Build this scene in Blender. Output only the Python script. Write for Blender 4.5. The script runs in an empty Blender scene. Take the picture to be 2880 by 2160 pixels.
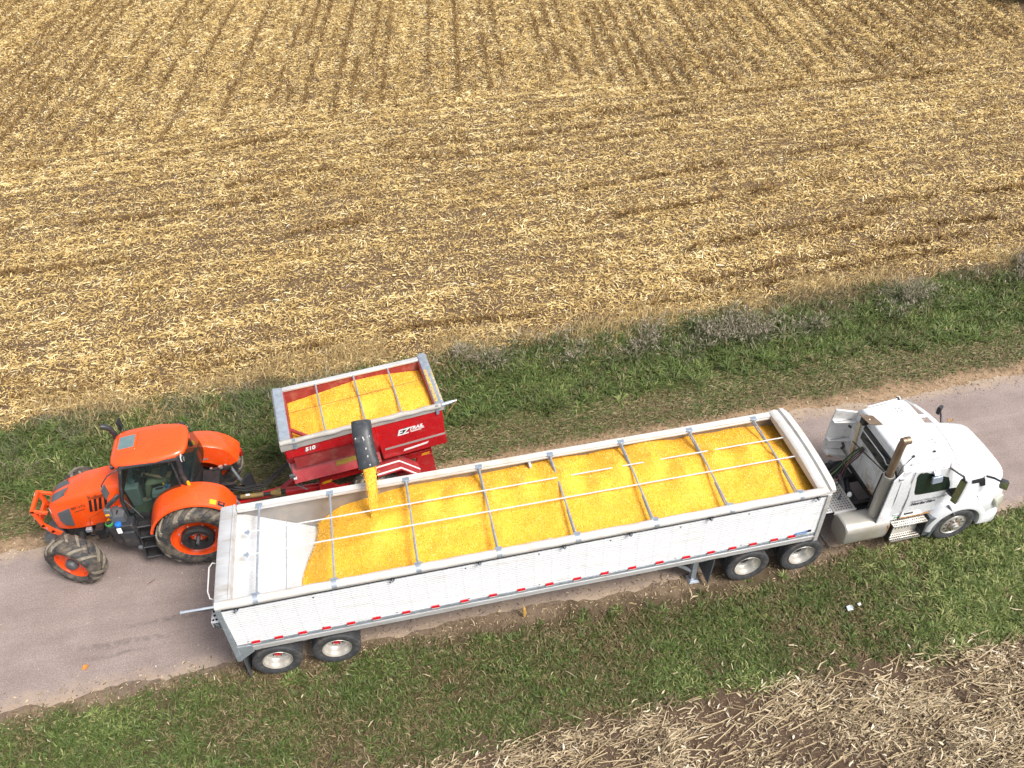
import bpy, math, random
import numpy as np
from mathutils import Vector, Matrix
sc = bpy.context.scene
COL = sc.collection
rng = np.random.default_rng(7)
random.seed(7)

# ------------------------------------------------------------------ camera
cd = bpy.data.cameras.new("camera"); cam = bpy.data.objects.new("camera", cd); COL.objects.link(cam)
cd.sensor_width = 36; cd.lens = 28.688; cd.clip_start = .1; cd.clip_end = 3000
def cam_rot(yaw, pitch, roll):
    cy, sy, cp, sp = math.cos(yaw), math.sin(yaw), math.cos(pitch), math.sin(pitch)
    f = Vector((sy*cp, cy*cp, -sp)); r = Vector((cy, -sy, 0)); u = r.cross(f)
    cr, sr = math.cos(roll), math.sin(roll)
    R, U = cr*r+sr*u, cr*u-sr*r
    return Matrix((R, U, -f)).transposed()
cam.matrix_world = Matrix.Translation((4.2282, -9.7237, 16.364)) @ cam_rot(.1769, .7393, -.0416).to_4x4()
sc.camera = cam
# ------------------------------------------------------------------ light: bright thin overcast
SUN_EL, SUN_AZ = math.radians(53), math.radians(-44)          # azimuth measured from +X towards +Y
w = bpy.data.worlds.new("World"); sc.world = w; w.use_nodes = True
nt = w.node_tree; bg = nt.nodes["Background"]
sky = nt.nodes.new("ShaderNodeTexSky"); sky.sky_type = 'NISHITA'; sky.sun_disc = False
sky.sun_elevation = SUN_EL; sky.sun_rotation = math.pi/2-SUN_AZ
sky.dust_density = 4; sky.air_density = 1.0; sky.ozone_density = 1.0
hs = nt.nodes.new("ShaderNodeHueSaturation"); hs.inputs["Saturation"].default_value = .38
nt.links.new(sky.outputs[0], hs.inputs["Color"]); nt.links.new(hs.outputs[0], bg.inputs[0])
bg.inputs[1].default_value = .12
sd = bpy.data.lights.new("sun", 'SUN'); sun = bpy.data.objects.new("sun", sd); COL.objects.link(sun)
sd.energy = 2.3; sd.angle = math.radians(21); sd.color = (1, .95, .88)
sun.rotation_euler = Vector((math.cos(SUN_EL)*math.cos(SUN_AZ), math.cos(SUN_EL)*math.sin(SUN_AZ), math.sin(SUN_EL))).to_track_quat('Z', 'Y').to_euler()
sc.view_settings.view_transform = 'Standard'; sc.view_settings.look = 'None'
sc.view_settings.exposure = .75; sc.view_settings.gamma = 1
sc.cycles.max_bounces = 6; sc.cycles.transparent_max_bounces = 12

# ------------------------------------------------------------------ materials
def new_mat(name):
    m = bpy.data.materials.new(name); m.use_nodes = True
    return m, m.node_tree, m.node_tree.nodes["Principled BSDF"]
def N(nt, t, **k):
    n = nt.nodes.new(t)
    for a, b in k.items():
        if a in ('blend_type', 'data_type', 'attribute_name', 'operation', 'feature', 'noise_dimensions'): setattr(n, a, b)
        else: n.inputs[a.replace('_', ' ')].default_value = b
    return n
def ramp(nt, fac, stops, interp='LINEAR'):
    r = nt.nodes.new("ShaderNodeValToRGB"); r.color_ramp.interpolation = interp
    e = r.color_ramp.elements
    while len(e) < len(stops): e.new(.5)
    for k, (p, c) in enumerate(stops):
        e[k].position = p; e[k].color = (*c, 1) if len(c) == 3 else c
    nt.links.new(fac, r.inputs[0]); return r.outputs[0]
def mixc(nt, fac, a, b, bt='MIX'):
    m = nt.nodes.new("ShaderNodeMix"); m.data_type = 'RGBA'; m.blend_type = bt
    for s, v in ((m.inputs[0], fac), (m.inputs[6], a), (m.inputs[7], b)):
        if isinstance(v, (int, float)): s.default_value = v
        elif isinstance(v, tuple): s.default_value = (*v, 1)
        else: nt.links.new(v, s)
    return m.outputs[2]
def noise(nt, scale, detail=4, rough=.6, vec=None, sx=None):
    n = N(nt, "ShaderNodeTexNoise", Scale=scale, Detail=detail, Roughness=rough)
    if vec is None:
        vec = nt.nodes.new("ShaderNodeTexCoord").outputs["Object"]
    if sx:
        mp = nt.nodes.new("ShaderNodeMapping"); mp.inputs["Scale"].default_value = sx
        nt.links.new(vec, mp.inputs[0]); vec = mp.outputs[0]
    nt.links.new(vec, n.inputs["Vector"]); return n.outputs["Fac"]
def mat(name, col, rough=.5, metal=0, var=.12, scale=5, dirt=None, dirt_amt=.5, dirt_scale=3, bump=0, bscale=60, coat=0, spec=.5, sx=None):
    m, nt, b = new_mat(name)
    lo = tuple(c*(1-var) for c in col); hi = tuple(min(1, c*(1+var)) for c in col)
    c = ramp(nt, noise(nt, scale, sx=sx), [(.3, lo), (.7, hi)])
    if dirt:
        f = ramp(nt, noise(nt, dirt_scale, 8, .7, sx=sx), [(.62-.3*dirt_amt, (0,)*3), (.78-.15*dirt_amt, (1,)*3)])
        c = mixc(nt, f, c, dirt)
    nt.links.new(c, b.inputs["Base Color"])
    r = ramp(nt, noise(nt, scale*2.3), [(.3, (max(.02, rough-.09),)*3), (.7, (min(1, rough+.09),)*3)])
    nt.links.new(r, b.inputs["Roughness"])
    b.inputs["Metallic"].default_value = metal; b.inputs["Specular IOR Level"].default_value = spec
    b.inputs["Coat Weight"].default_value = coat; b.inputs["Coat Roughness"].default_value = .12
    if bump:
        bp = N(nt, "ShaderNodeBump", Strength=bump, Distance=.01)
        nt.links.new(noise(nt, bscale, 3), bp.inputs["Height"]); nt.links.new(bp.outputs[0], b.inputs["Normal"])
    return m
def glass(name, tint, amt, rough=.05):
    m, nt, b = new_mat(name)
    b.inputs["Base Color"].default_value = (*[c*.25 for c in tint], 1); b.inputs["Roughness"].default_value = rough
    t = nt.nodes.new("ShaderNodeBsdfTransparent"); t.inputs[0].default_value = (*tint, 1)
    mx = nt.nodes.new("ShaderNodeMixShader"); mx.inputs[0].default_value = amt
    nt.links.new(t.outputs[0], mx.inputs[1]); nt.links.new(b.outputs[0], mx.inputs[2])
    nt.links.new(mx.outputs[0], nt.nodes["Material Output"].inputs[0]); return m
def lampmat(name, col, e=0):
    m = mat(name, col, .2, var=.05, coat=.6)
    if e:
        b = m.node_tree.nodes["Principled BSDF"]; b.inputs["Emission Color"].default_value = (*col, 1); b.inputs["Emission Strength"].default_value = e
    return m
X = dict(
 truck_white=mat('truck_white_paint', (.66, .675, .70), .28, var=.03, coat=.5, dirt=(.62, .56, .46), dirt_amt=.12, dirt_scale=5),
 cab_back=mat('dusty_white_paint', (.70, .70, .69), .45, var=.05, dirt=(.42, .33, .22), dirt_amt=.35, dirt_scale=3),
 rust=mat('rusty_steel', (.32, .15, .05), .85, var=.5, scale=14, dirt=(.60, .42, .2), dirt_amt=.7, dirt_scale=9),
 panel=mat('white_aluminium_slats', (.62, .635, .65), .38, var=.04, scale=2, dirt=(.50, .48, .44), dirt_amt=.22, sx=(.4, 1, 3)),
 panel_gap=mat('slat_joint', (.20, .225, .26), .6),
 alum=mat('mill_aluminium', (.58, .58, .585), .45, .3, var=.14, scale=3, dirt=(.42, .37, .31), dirt_amt=.35, dirt_scale=4, sx=(.3, 1, 1)),
 alum_in=mat('dull_inner_aluminium', (.30, .28, .262), .5, .25, var=.1, scale=2, dirt=(.38, .33, .28), dirt_amt=.4, dirt_scale=2),
 cart_tarp=mat('grey_cream_tarp', (.40, .385, .355), .7, var=.08, scale=4, dirt=(.30, .27, .23), dirt_amt=.4, dirt_scale=3, bump=.5, bscale=14, sx=(.4, 1, 1)),
 slope=mat('bright_slope_sheet', (.64, .65, .66), .3, .25, var=.06, scale=3, dirt=(.56, .50, .42), dirt_amt=.12, dirt_scale=1.3),
 tarp=mat('weathered_white_tarp', (.56, .55, .53), .7, var=.06, scale=4, dirt=(.48, .42, .35), dirt_amt=.4, dirt_scale=3, bump=.4, bscale=18, sx=(.5, 1, 1)),
 galv=mat('galvanised_steel', (.42, .47, .53), .42, .55, var=.18, scale=9),
 galv_d=mat('galvanised_bracket', (.30, .36, .43), .45, .4, var=.15, scale=9),
 tank_al=mat('brushed_tank_aluminium', (.47, .45, .41), .42, .45, var=.05, scale=2, dirt=(.42, .36, .28), dirt_amt=.25, dirt_scale=1.5),
 chrome=mat('worn_polished_steel', (.60, .58, .55), .34, .7, var=.08, scale=3, dirt=(.40, .33, .25), dirt_amt=.25, dirt_scale=2),
 stack=mat('heat_stained_stack', (.27, .20, .14), .42, .6, var=.25, scale=4, dirt=(.22, .13, .08), dirt_amt=.5, dirt_scale=3),
 wheel_al=mat('polished_wheel', (.50, .485, .45), .4, .5, var=.06, scale=3, dirt=(.48, .43, .35), dirt_amt=.3, dirt_scale=2),
 dark=mat('black_steel', (.020, .020, .022), .55, var=.3, scale=8, dirt=(.055, .045, .036), dirt_amt=.4, dirt_scale=5),
 plastic=mat('black_plastic', (.03, .032, .037), .42, var=.2, scale=6, dirt=(.10, .09, .08), dirt_amt=.3, dirt_scale=4),
 greyplastic=mat('dark_grey_plastic', (.10, .11, .12), .5, var=.15),
 tyre=mat('tyre_rubber', (.045, .047, .052), .7, var=.25, scale=10, dirt=(.15, .125, .10), dirt_amt=.35, dirt_scale=6, bump=.2),
 tyre_mud=mat('muddy_tractor_rubber', (.04, .04, .042), .8, var=.3, scale=10, dirt=(.17, .135, .095), dirt_amt=.62, dirt_scale=5, bump=.5, bscale=30),
 lug=mat('dusty_tread_lug', (.21, .182, .14), .85, var=.3, scale=12, dirt=(.07, .06, .05), dirt_amt=.35, dirt_scale=8),
 orange=mat('orange_paint', (.86, .086, .010), .30, var=.05, scale=3, coat=.5, dirt=(.80, .13, .03), dirt_amt=.15, dirt_scale=2),
 red=mat('red_paint', (.50, .012, .016), .32, var=.12, scale=3, coat=.35, dirt=(.38, .06, .05), dirt_amt=.3, dirt_scale=5),
 red_in=mat('faded_red_liner', (.30, .035, .035), .55, var=.2, scale=4, dirt=(.38, .15, .11), dirt_amt=.45, dirt_scale=3),
 red_sky_sheen=mat('dusty_red_sky_sheen', (.36, .036, .045), .38, var=.12, scale=4, coat=.3, dirt=(.34, .09, .075), dirt_amt=.4, dirt_scale=4),  # dusty red; pinkish sky reflection of upward faces is put into the colour
 rubber=mat('black_rubber_boot', (.030, .035, .042), .42, var=.3, scale=7, dirt=(.10, .10, .10), dirt_amt=.4, dirt_scale=5),
 yellow=mat('amber_reflector', (.85, .42, .01), .35, var=.1), yellow_d=mat('faded_warning_decal', (.25, .16, .02), .5, var=.35, scale=30),
 red_r=mat('red_reflector', (.60, .01, .025), .3, var=.1), white_r=mat('white_reflective_tape', (.82, .82, .80), .35, var=.05),
 blue=mat('blue_decal', (.07, .19, .42), .4, var=.1), green=mat('green_plastic_cap', (.05, .30, .06), .4), blue_cap=mat('blue_plastic_cap', (.02, .16, .55), .4),
 ink=mat('dark_lettering', (.015, .015, .03), .5), grey_ink=mat('grey_lettering', (.22, .22, .24), .5), brown_ink=mat('brown_lettering', (.24, .06, .022), .5),
 amber=lampmat('amber_lamp', (.95, .33, .01), .25), lens=lampmat('clear_lens', (.62, .62, .58)),
 hlens=mat('yellowed_headlight_lens', (.50, .50, .42), .25, var=.15, scale=5, coat=.6),
 tail=lampmat('tail_lamp_red', (.55, .02, .01)),
 glass_d=mat('dark_window_glass', (.012, .022, .018), .05, var=.5, scale=1.5, spec=.6),
 glass_t=glass('tinted_cab_glass', (.42, .54, .50), .10), glass_h=mat('roof_hatch_glass', (.14, .21, .22), .08, var=.1, coat=.3),
 mirror=mat('mirror_glass', (.62, .60, .58), .05, .95, var=.05),
 dash=mat('grey_dashboard', (.30, .32, .33), .6), mat_floor=mat('cab_floor_mat', (.14, .145, .10), .8, var=.3, scale=20, bump=.4),
 khaki=mat('khaki_cloth', (.36, .33, .22), .85, var=.15, scale=12), shirt=mat('dark_shirt', (.05, .055, .07), .85), skin=mat('skin', (.50, .29, .2), .55),
 boot=mat('pale_shoe', (.55, .53, .5), .7), hair=mat('brown_hair', (.06, .035, .02), .8), eye=mat('eye_dark', (.02, .02, .02), .3),
 pto=mat('dirty_yellow_shield', (.26, .17, .05), .6, var=.3, scale=8, dirt=(.12, .09, .06), dirt_amt=.5),
 hose=mat('black_hose', (.02, .02, .022), .5), hose_g=mat('green_hose', (.09, .16, .05), .5), hose_r=mat('dark_red_hose', (.12, .03, .03), .5), hose_b=mat('blue_hose', (.03, .10, .25), .5),
 rope=mat('white_strap', (.60, .585, .57), .7), void=mat('dark_opening', (.008, .008, .009), .9),
)

# ------------------------------------------------------------------ mesh helpers
V = Vector
class MB:
    def __init__(s): s.v, s.f, s.m = [], [], []
    def add(s, vs, fs, mt):
        o = len(s.v); s.v += [tuple(p) for p in vs]
        for f in fs: s.f.append([i+o for i in f]); s.m.append(mt)
        return s
    def hexa(s, p, mt):      # p: 4 bottom (ccw) + 4 top
        return s.add(p, [(3, 2, 1, 0), (4, 5, 6, 7), (0, 1, 5, 4), (1, 2, 6, 5), (2, 3, 7, 6), (3, 0, 4, 7)], mt)
    def box(s, x0, x1, y0, y1, z0, z1, mt):
        return s.hexa([(x0, y0, z0), (x1, y0, z0), (x1, y1, z0), (x0, y1, z0), (x0, y0, z1), (x1, y0, z1), (x1, y1, z1), (x0, y1, z1)], mt)
    def bar(s, a, b, w, h, mt, up=(0, 0, 1)):
        a, b = V(a), V(b); d = (b-a).normalized(); u = V(up)
        if abs(d.dot(u)) > .98: u = V((1, 0, 0))
        r = d.cross(u).normalized()*w/2; u = r.cross(d).normalized()*h/2
        return s.hexa([a-r-u, b-r-u, b+r-u, a+r-u, a-r+u, b-r+u, b+r+u, a+r+u], mt)
    def tube(s, pts, r, mt, n=10, cap=True):
        pts = [V(p) for p in pts]; k = len(pts); rs = r if isinstance(r, (list, tuple)) else [r]*k
        t = [(pts[min(i+1, k-1)]-pts[max(i-1, 0)]).normalized() for i in range(k)]
        u = t[0].orthogonal().normalized(); vs = []; 
        for i in range(k):
            u = (u-t[i]*u.dot(t[i])).normalized(); w_ = t[i].cross(u)
            vs += [pts[i]+(u*math.cos(a)+w_*math.sin(a))*rs[i] for a in (2*math.pi*j/n for j in range(n))]
        fs = [(i*n+j, i*n+(j+1) % n, (i+1)*n+(j+1) % n, (i+1)*n+j) for i in range(k-1) for j in range(n)]
        if cap: fs += [tuple(range(n-1, -1, -1)), tuple((k-1)*n+j for j in range(n))]
        return s.add(vs, fs, mt)
    def lathe(s, prof, c, ax, mt, n=48, closed=True):   # prof: (radius, height); revolve about ax ('x','y','z') through c
        vs = []; c = V(c)
        for r, h in prof:
            for j in range(n):
                a = 2*math.pi*j/n; p = (r*math.cos(a), r*math.sin(a))
                vs.append(c+V({'x': (h, p[0], p[1]), 'y': (p[0], h, p[1]), 'z': (p[0], p[1], h)}[ax]))
        k = len(prof); R_ = range(k if closed else k-1)
        fs = [(i*n+j, i*n+(j+1) % n, ((i+1) % k)*n+(j+1) % n, ((i+1) % k)*n+j) for i in R_ for j in range(n)]
        return s.add(vs, fs, mt)
    def disc(s, r, c, ax, mt, n=32): return s.lathe([(r, 0), (.0001, 0)], c, ax, mt, n, False)
    def loft(s, secs, mt, ring=False, cap=False):
        k, n = len(secs), len(secs[0]); vs = [p for q in secs for p in q]
        fs = [(i*n+j, i*n+(j+1) % n, (i+1)*n+(j+1) % n, (i+1)*n+j) for i in range(k-1) for j in range(n if ring else n-1)]
        if cap: fs += [tuple(range(n-1, -1, -1)), tuple((k-1)*n+j for j in range(n))]
        return s.add(vs, fs, mt)
    def prism(s, poly, vec, mt):
        n = len(poly); a = [V(p) for p in poly]; b = [p+V(vec) for p in a]
        return s.add(a+b, [tuple(range(n-1, -1, -1)), tuple(range(n, 2*n))]+[(i, (i+1) % n, n+(i+1) % n, n+i) for i in range(n)], mt)
    def quad(s, p, mt): return s.add(p, [tuple(range(len(p)))], mt)
    def xf(s, M4):
        s.v = [tuple(M4 @ V(p)) for p in s.v]; return s
ORG = {}
def tag(o, label, cat, group=None, kind=None):
    if label: o['label'] = label
    if cat: o['category'] = cat
    if group: o['group'] = group
    if kind: o['kind'] = kind
    return o
def thing(name, label, cat, loc=(0, 0, 0), rz=0, group=None):
    o = bpy.data.objects.new(name, None); COL.objects.link(o); o.location = loc; o.rotation_euler = (0, 0, rz); o.empty_display_size = .2
    ORG[o] = V(loc); return tag(o, label, cat, group)
def mesh_obj(name, vs, fs, ms, parent=None, smooth=35, bevel=0, bseg=2, sub=0, label=None, off=(0, 0, 0), fixn=True):
    me = bpy.data.meshes.new(name); off = V(off)
    me.from_pydata([V(p)-off for p in vs], [], fs)
    um = []
    for m_ in ms:
        if m_ not in um: um.append(m_)
    for m_ in um: me.materials.append(m_)
    me.polygons.foreach_set('material_index', [um.index(m_) for m_ in ms])
    if fixn:
        import bmesh
        bm = bmesh.new(); bm.from_mesh(me); bmesh.ops.recalc_face_normals(bm, faces=bm.faces); bm.to_mesh(me); bm.free()
    if smooth:
        me.polygons.foreach_set('use_smooth', [True]*len(me.polygons))
        if not sub: me.set_sharp_from_angle(angle=math.radians(smooth))
    o = bpy.data.objects.new(name, me); COL.objects.link(o)
    if bevel:
        b = o.modifiers.new('bevel', 'BEVEL'); b.width = bevel; b.segments = bseg; b.limit_method = 'ANGLE'; b.angle_limit = math.radians(40)
    if sub:
        b = o.modifiers.new('sub', 'SUBSURF'); b.levels = sub; b.render_levels = sub
    if parent: o.parent = parent
    if label: o['label'] = label
    return o
def part(name, mb, parent, local=False, **k):
    off = V((0, 0, 0))
    if not local:
        r = parent
        while r and r not in ORG: r = r.parent
        if r: off = ORG[r]
    return mesh_obj(name, mb.v, mb.f, mb.m, parent, off=off, **k)
def dup(o, parent=None):
    c = o.copy(); COL.objects.link(c)
    if parent: c.parent = parent
    for ch in list(o.children): dup(ch, c)
    return c
LET = []
def letters(body, size, mt, parent, origin, xdir, ydir, shear=0, off=(0, 0, 0), bold=0, extrude=.002):
    cu = bpy.data.curves.new('lettering', 'FONT'); cu.body = body; cu.size = size; cu.shear = shear; cu.extrude = extrude; cu.offset = bold
    cu.materials.append(mt); o = bpy.data.objects.new('lettering', cu); COL.objects.link(o); o.parent = parent
    x = V(xdir).normalized(); y = V(ydir); y = (y-x*y.dot(x)).normalized(); z = x.cross(y)
    m4 = Matrix((x, y, z)).transposed().to_4x4(); m4.translation = V(origin)-V(off); o.matrix_local = m4; LET.append(o)
    return o
def lerp(a, b, t): return a+(b-a)*t

# ================================================================== SETTING
def vnoise(x, y, s, seed=0):
    x = np.asarray(x, float)/s+1000; y = np.asarray(y, float)/s+1000
    T = np.random.default_rng(seed).random((256, 256))
    xi, yi = np.floor(x).astype(int), np.floor(y).astype(int); fx, fy = x-xi, y-yi
    fx, fy = fx*fx*(3-2*fx), fy*fy*(3-2*fy)
    g = lambda a, b: T[a % 256, b % 256]
    return (g(xi, yi)*(1-fx)+g(xi+1, yi)*fx)*(1-fy)+(g(xi, yi+1)*(1-fx)+g(xi+1, yi+1)*fx)*fy
def fbm(x, y, s, seed=0, o=3):
    return sum(vnoise(x, y, s/2**k, seed+k)*.5**k for k in range(o))/sum(.5**k for k in range(o))
def sst(a, b, x): t = np.clip((np.asarray(x, float)-a)/(b-a), 0, 1); return t*t*(3-2*t)
ROWA = .13                                        # heading of the far rows, from +Y towards +X
def rowu(x, y): return (x-7)*math.cos(ROWA)-(y-30)*math.sin(ROWA)
def row_end(x): return 27.5+1.6*np.sin(x*.13+1)+(fbm(x, x*0, 5, 55)-.5)*4
def gz(x, y):
    x, y = np.asarray(x, float), np.asarray(y, float)
    off = sst(4.9, 6.2, y)+sst(.45, -.6, y)
    h = -.012+off*((fbm(x, y, 1.6, 3)-.5)*.12+(fbm(x, y, .5, 9)-.5)*.05)
    h = h-.14*np.exp(-((y-8.2)/1.1)**2)*(1-.4*np.exp(-((x-3)/3)**2)) - .02*off
    fld = sst(9.6, 11, y)
    far = sst(0, 2, y-row_end(x))
    u = rowu(x, y)
    h = h+fld*(.035*np.cos(2*math.pi*y/.76)*(1-far)+.06*np.cos(2*math.pi*u/.76)*far)
    tr = np.exp(-((y-5.75)/.28)**2)+np.exp(-((y-7.55)/.3)**2)*(x < 9)
    return h-.035*tr*off
def axis(a, b, step, out):
    v = list(np.arange(a, b+1e-6, step)); s = step
    while v[-1] < out: s *= 1.5; v.append(v[-1]+s)
    s = step
    while v[0] > -out: s *= 1.5; v.insert(0, v[0]-s)
    return np.array(v)
def sheet(name, xs, ys, zf, mt, yf=None):
    Xg, Yg = np.meshgrid(xs, ys)
    if yf is not None: Yg = yf(Xg, Yg)
    Zg = zf(Xg, Yg); ny, nx = Xg.shape
    i = np.arange(ny*nx).reshape(ny, nx)
    F = np.stack([i[:-1, :-1], i[:-1, 1:], i[1:, 1:], i[1:, :-1]], -1).reshape(-1, 4)
    return np_mesh(name, np.stack([Xg, Yg, Zg], -1).reshape(-1, 3), F, mt, smooth=True)
def np_mesh(name, Vv, F, mt, rnd=None, smooth=False):
    me = bpy.data.meshes.new(name); k = F.shape[1]
    me.vertices.add(len(Vv)); me.vertices.foreach_set('co', Vv.astype(np.float32).ravel())
    me.loops.add(F.size); me.loops.foreach_set('vertex_index', F.astype(np.int32).ravel())
    me.polygons.add(len(F)); me.polygons.foreach_set('loop_start', np.arange(0, F.size, k, dtype=np.int32))
    try: me.polygons.foreach_set('loop_total', np.full(len(F), k, np.int32))
    except Exception: pass
    if smooth: me.polygons.foreach_set('use_smooth', np.ones(len(F), bool))
    me.update(calc_edges=True)
    if rnd is not None:
        a = me.attributes.new('rnd', 'FLOAT', 'POINT'); a.data.foreach_set('value', rnd.astype(np.float32))
    me.materials.append(mt); o = bpy.data.objects.new(name, me); COL.objects.link(o); return o
# --- ground colours are the soil's and dust's own, in bands along the road (object Y) with ragged edges
def ground_material():
    m, nt, b = new_mat('soil_and_verge')
    tc = nt.nodes.new("ShaderNodeTexCoord").outputs["Object"]
    sp = nt.nodes.new("ShaderNodeSeparateXYZ"); nt.links.new(tc, sp.inputs[0])
    def add(a, bb, op='ADD'):
        n = N(nt, "ShaderNodeMath", operation=op)
        for s, v in ((n.inputs[0], a), (n.inputs[1], bb)):
            if isinstance(v, (int, float)): s.default_value = v
            else: nt.links.new(v, s)
        return n.outputs[0]
    n1 = add(add(noise(nt, .9, 5, .65, tc), -.5), 1.7, 'MULTIPLY')
    n2 = add(add(noise(nt, 6, 4, .6, tc), -.5), .6, 'MULTIPLY')
    y = add(add(sp.outputs[1], n1), n2)
    t = add(add(y, 6), 1/20, 'MULTIPLY')           # y -6..14 -> 0..1
    P = lambda v: (v+6)/20
    band = ramp(nt, t, [(P(-2.7), (.115, .080, .058)), (P(-1.9), (.10, .082, .048)), (P(-.6), (.075, .07, .032)), (P(.0), (.12, .092, .062)), (P(.35), (.24, .185, .135)), (P(.6), (.20, .16, .13)),
                        (P(4.75), (.37, .275, .19)), (P(5.15), (.36, .26, .17)), (P(5.6), (.15, .12, .075)), (P(6.5), (.15, .14, .07)), (P(7.3), (.06, .07, .03)), (P(9.2), (.085, .085, .04)), (P(9.9), (.17, .122, .075)), (P(10.6), (.145, .100, .064))])
    f = noise(nt, 5, 8, .7, tc)
    c = mixc(nt, ramp(nt, f, [(.35, (0,)*3), (.68, (1,)*3)]), band, (.62, .58, .54), 'MULTIPLY')
    g = noise(nt, 46, 4, .75, tc)
    c = mixc(nt, ramp(nt, g, [(.3, (.15,)*3), (.75, (.85,)*3)]), mixc(nt, 1.0, c, (.72, .7, .68), 'MULTIPLY'), mixc(nt, 1.0, c, (1.35, 1.3, 1.22), 'MULTIPLY'))
    nt.links.new(c, b.inputs["Base Color"]); b.inputs["Roughness"].default_value = .95; b.inputs["Specular IOR Level"].default_value = .2
    bp = N(nt, "ShaderNodeBump", Strength=.7, Distance=.05); nt.links.new(noise(nt, 14, 8, .7, tc), bp.inputs["Height"]); nt.links.new(bp.outputs[0], b.inputs["Normal"])
    return m
g = sheet('ground', axis(-26, 52, .3, 900), axis(-9, 50, .24, 900), gz, ground_material())
tag(g, 'brown soil and verge on both sides of the road', 'ground', kind='structure')
def road_material():
    m, nt, b = new_mat('worn_chip_seal')
    tc = nt.nodes.new("ShaderNodeTexCoord").outputs["Object"]
    base = ramp(nt, noise(nt, 1.1, 6, .65, tc), [(.3, (.285, .232, .21)), (.7, (.37, .308, .282))])
    chips = noise(nt, 34, 6, .85, tc)
    c = mixc(nt, ramp(nt, chips, [(.36, (.0,)*3), (.66, (1,)*3)]), mixc(nt, 1.0, base, (.55, .53, .54), 'MULTIPLY'), mixc(nt, 1.0, base, (1.36, 1.35, 1.33), 'MULTIPLY'))
    c = mixc(nt, 1.0, c, ramp(nt, noise(nt, 11, 5, .75, tc), [(.3, (.84, .83, .82)), (.7, (1.0, 1.0, 1.0))]), 'MULTIPLY')
    # long wheel paths and drying streaks along the road, dark dots of spilt soil, pale dust at the edges
    st = ramp(nt, noise(nt, 1.2, 5, .6, tc, (.16, 1.6, 1)), [(.36, (0,)*3), (.62, (.7,)*3)])
    c = mixc(nt, st, c, mixc(nt, 1.0, c, (.80, .79, .80), 'MULTIPLY'))
    dots = ramp(nt, noise(nt, 5, 2, .5, tc), [(.80, (0,)*3), (.83, (.8,)*3)]); c = mixc(nt, dots, c, (.05, .04, .035))
    sp = nt.nodes.new("ShaderNodeSeparateXYZ"); nt.links.new(tc, sp.inputs[0])
    def M_(a, bb, op): 
        n = N(nt, "ShaderNodeMath", operation=op)
        for s, v in ((n.inputs[0], a), (n.inputs[1], bb)):
            if isinstance(v, (int, float)): s.default_value = v
            else: nt.links.new(v, s)
        return n.outputs[0]
    wob = M_(M_(noise(nt, .5, 2, .5, tc), -.5, 'ADD'), .5, 'MULTIPLY')
    smear = 0
    for y0, x0, x1, wd in ((1.62, -4.4, -1.3, .10), (1.36, -3.9, -2.1, .07), (1.98, -3.2, -.4, .07)):
        dy = M_(M_(M_(sp.outputs[1], -y0, 'ADD'), wob, 'ADD'), 1/wd, 'MULTIPLY'); gy = M_(1.0, M_(dy, dy, 'MULTIPLY'), 'SUBTRACT')
        dx = M_(M_(sp.outputs[0], -(x0+x1)/2, 'ADD'), 2/(x1-x0), 'MULTIPLY'); gx = M_(1.0, M_(dx, dx, 'MULTIPLY'), 'SUBTRACT')
        g_ = M_(M_(gy, 0.0, 'MAXIMUM'), M_(gx, 0.0, 'MAXIMUM'), 'MULTIPLY'); smear = M_(smear, g_, 'MAXIMUM')
    smear = M_(smear, ramp(nt, noise(nt, 7, 5, .7, tc), [(.38, (0,)*3), (.6, (.5,)*3)]), 'MULTIPLY')
    c = mixc(nt, smear, c, (.075, .066, .066))
    e = M_(M_(M_(sp.outputs[1], -2.62, 'ADD'), 0, 'ADD'), 0, 'ADD')
    e = M_(M_(M_(e, e, 'MULTIPLY'), .5, 'POWER'), M_(M_(noise(nt, 2.2, 6, .7, tc), -.5, 'ADD'), 1.1, 'MULTIPLY'), 'ADD')
    c = mixc(nt, ramp(nt, M_(e, .4, 'MULTIPLY'), [(.72, (0,)*3), (.92, (.85,)*3)]), c, (.38, .29, .21))
    nt.links.new(c, b.inputs["Base Color"]); b.inputs["Roughness"].default_value = .9; b.inputs["Specular IOR Level"].default_value = .25
    bp = N(nt, "ShaderNodeBump", Strength=.5, Distance=.012); nt.links.new(noise(nt, 60, 4, .8, tc), bp.inputs["Height"]); nt.links.new(bp.outputs[0], b.inputs["Normal"])
    return m
def road_y(Xg, Yg):
    lo = .42+(fbm(Xg, Xg*0, 1.4, 21)-.5)*.34+(fbm(Xg, Xg*0, .3, 22)-.5)*.22; hi = 4.85+(fbm(Xg, Xg*0, 1.8, 31)-.5)*.36+(fbm(Xg, Xg*0, .3, 32)-.5)*.22
    return lo+(hi-lo)*Yg
rd = sheet('road', axis(-14, 34, .06, 900), np.linspace(0, 1, 5), lambda x, y: 0*x, road_material(), road_y)
tag(rd, 'narrow pinkish grey country road under the vehicles', 'road', kind='structure')

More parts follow.
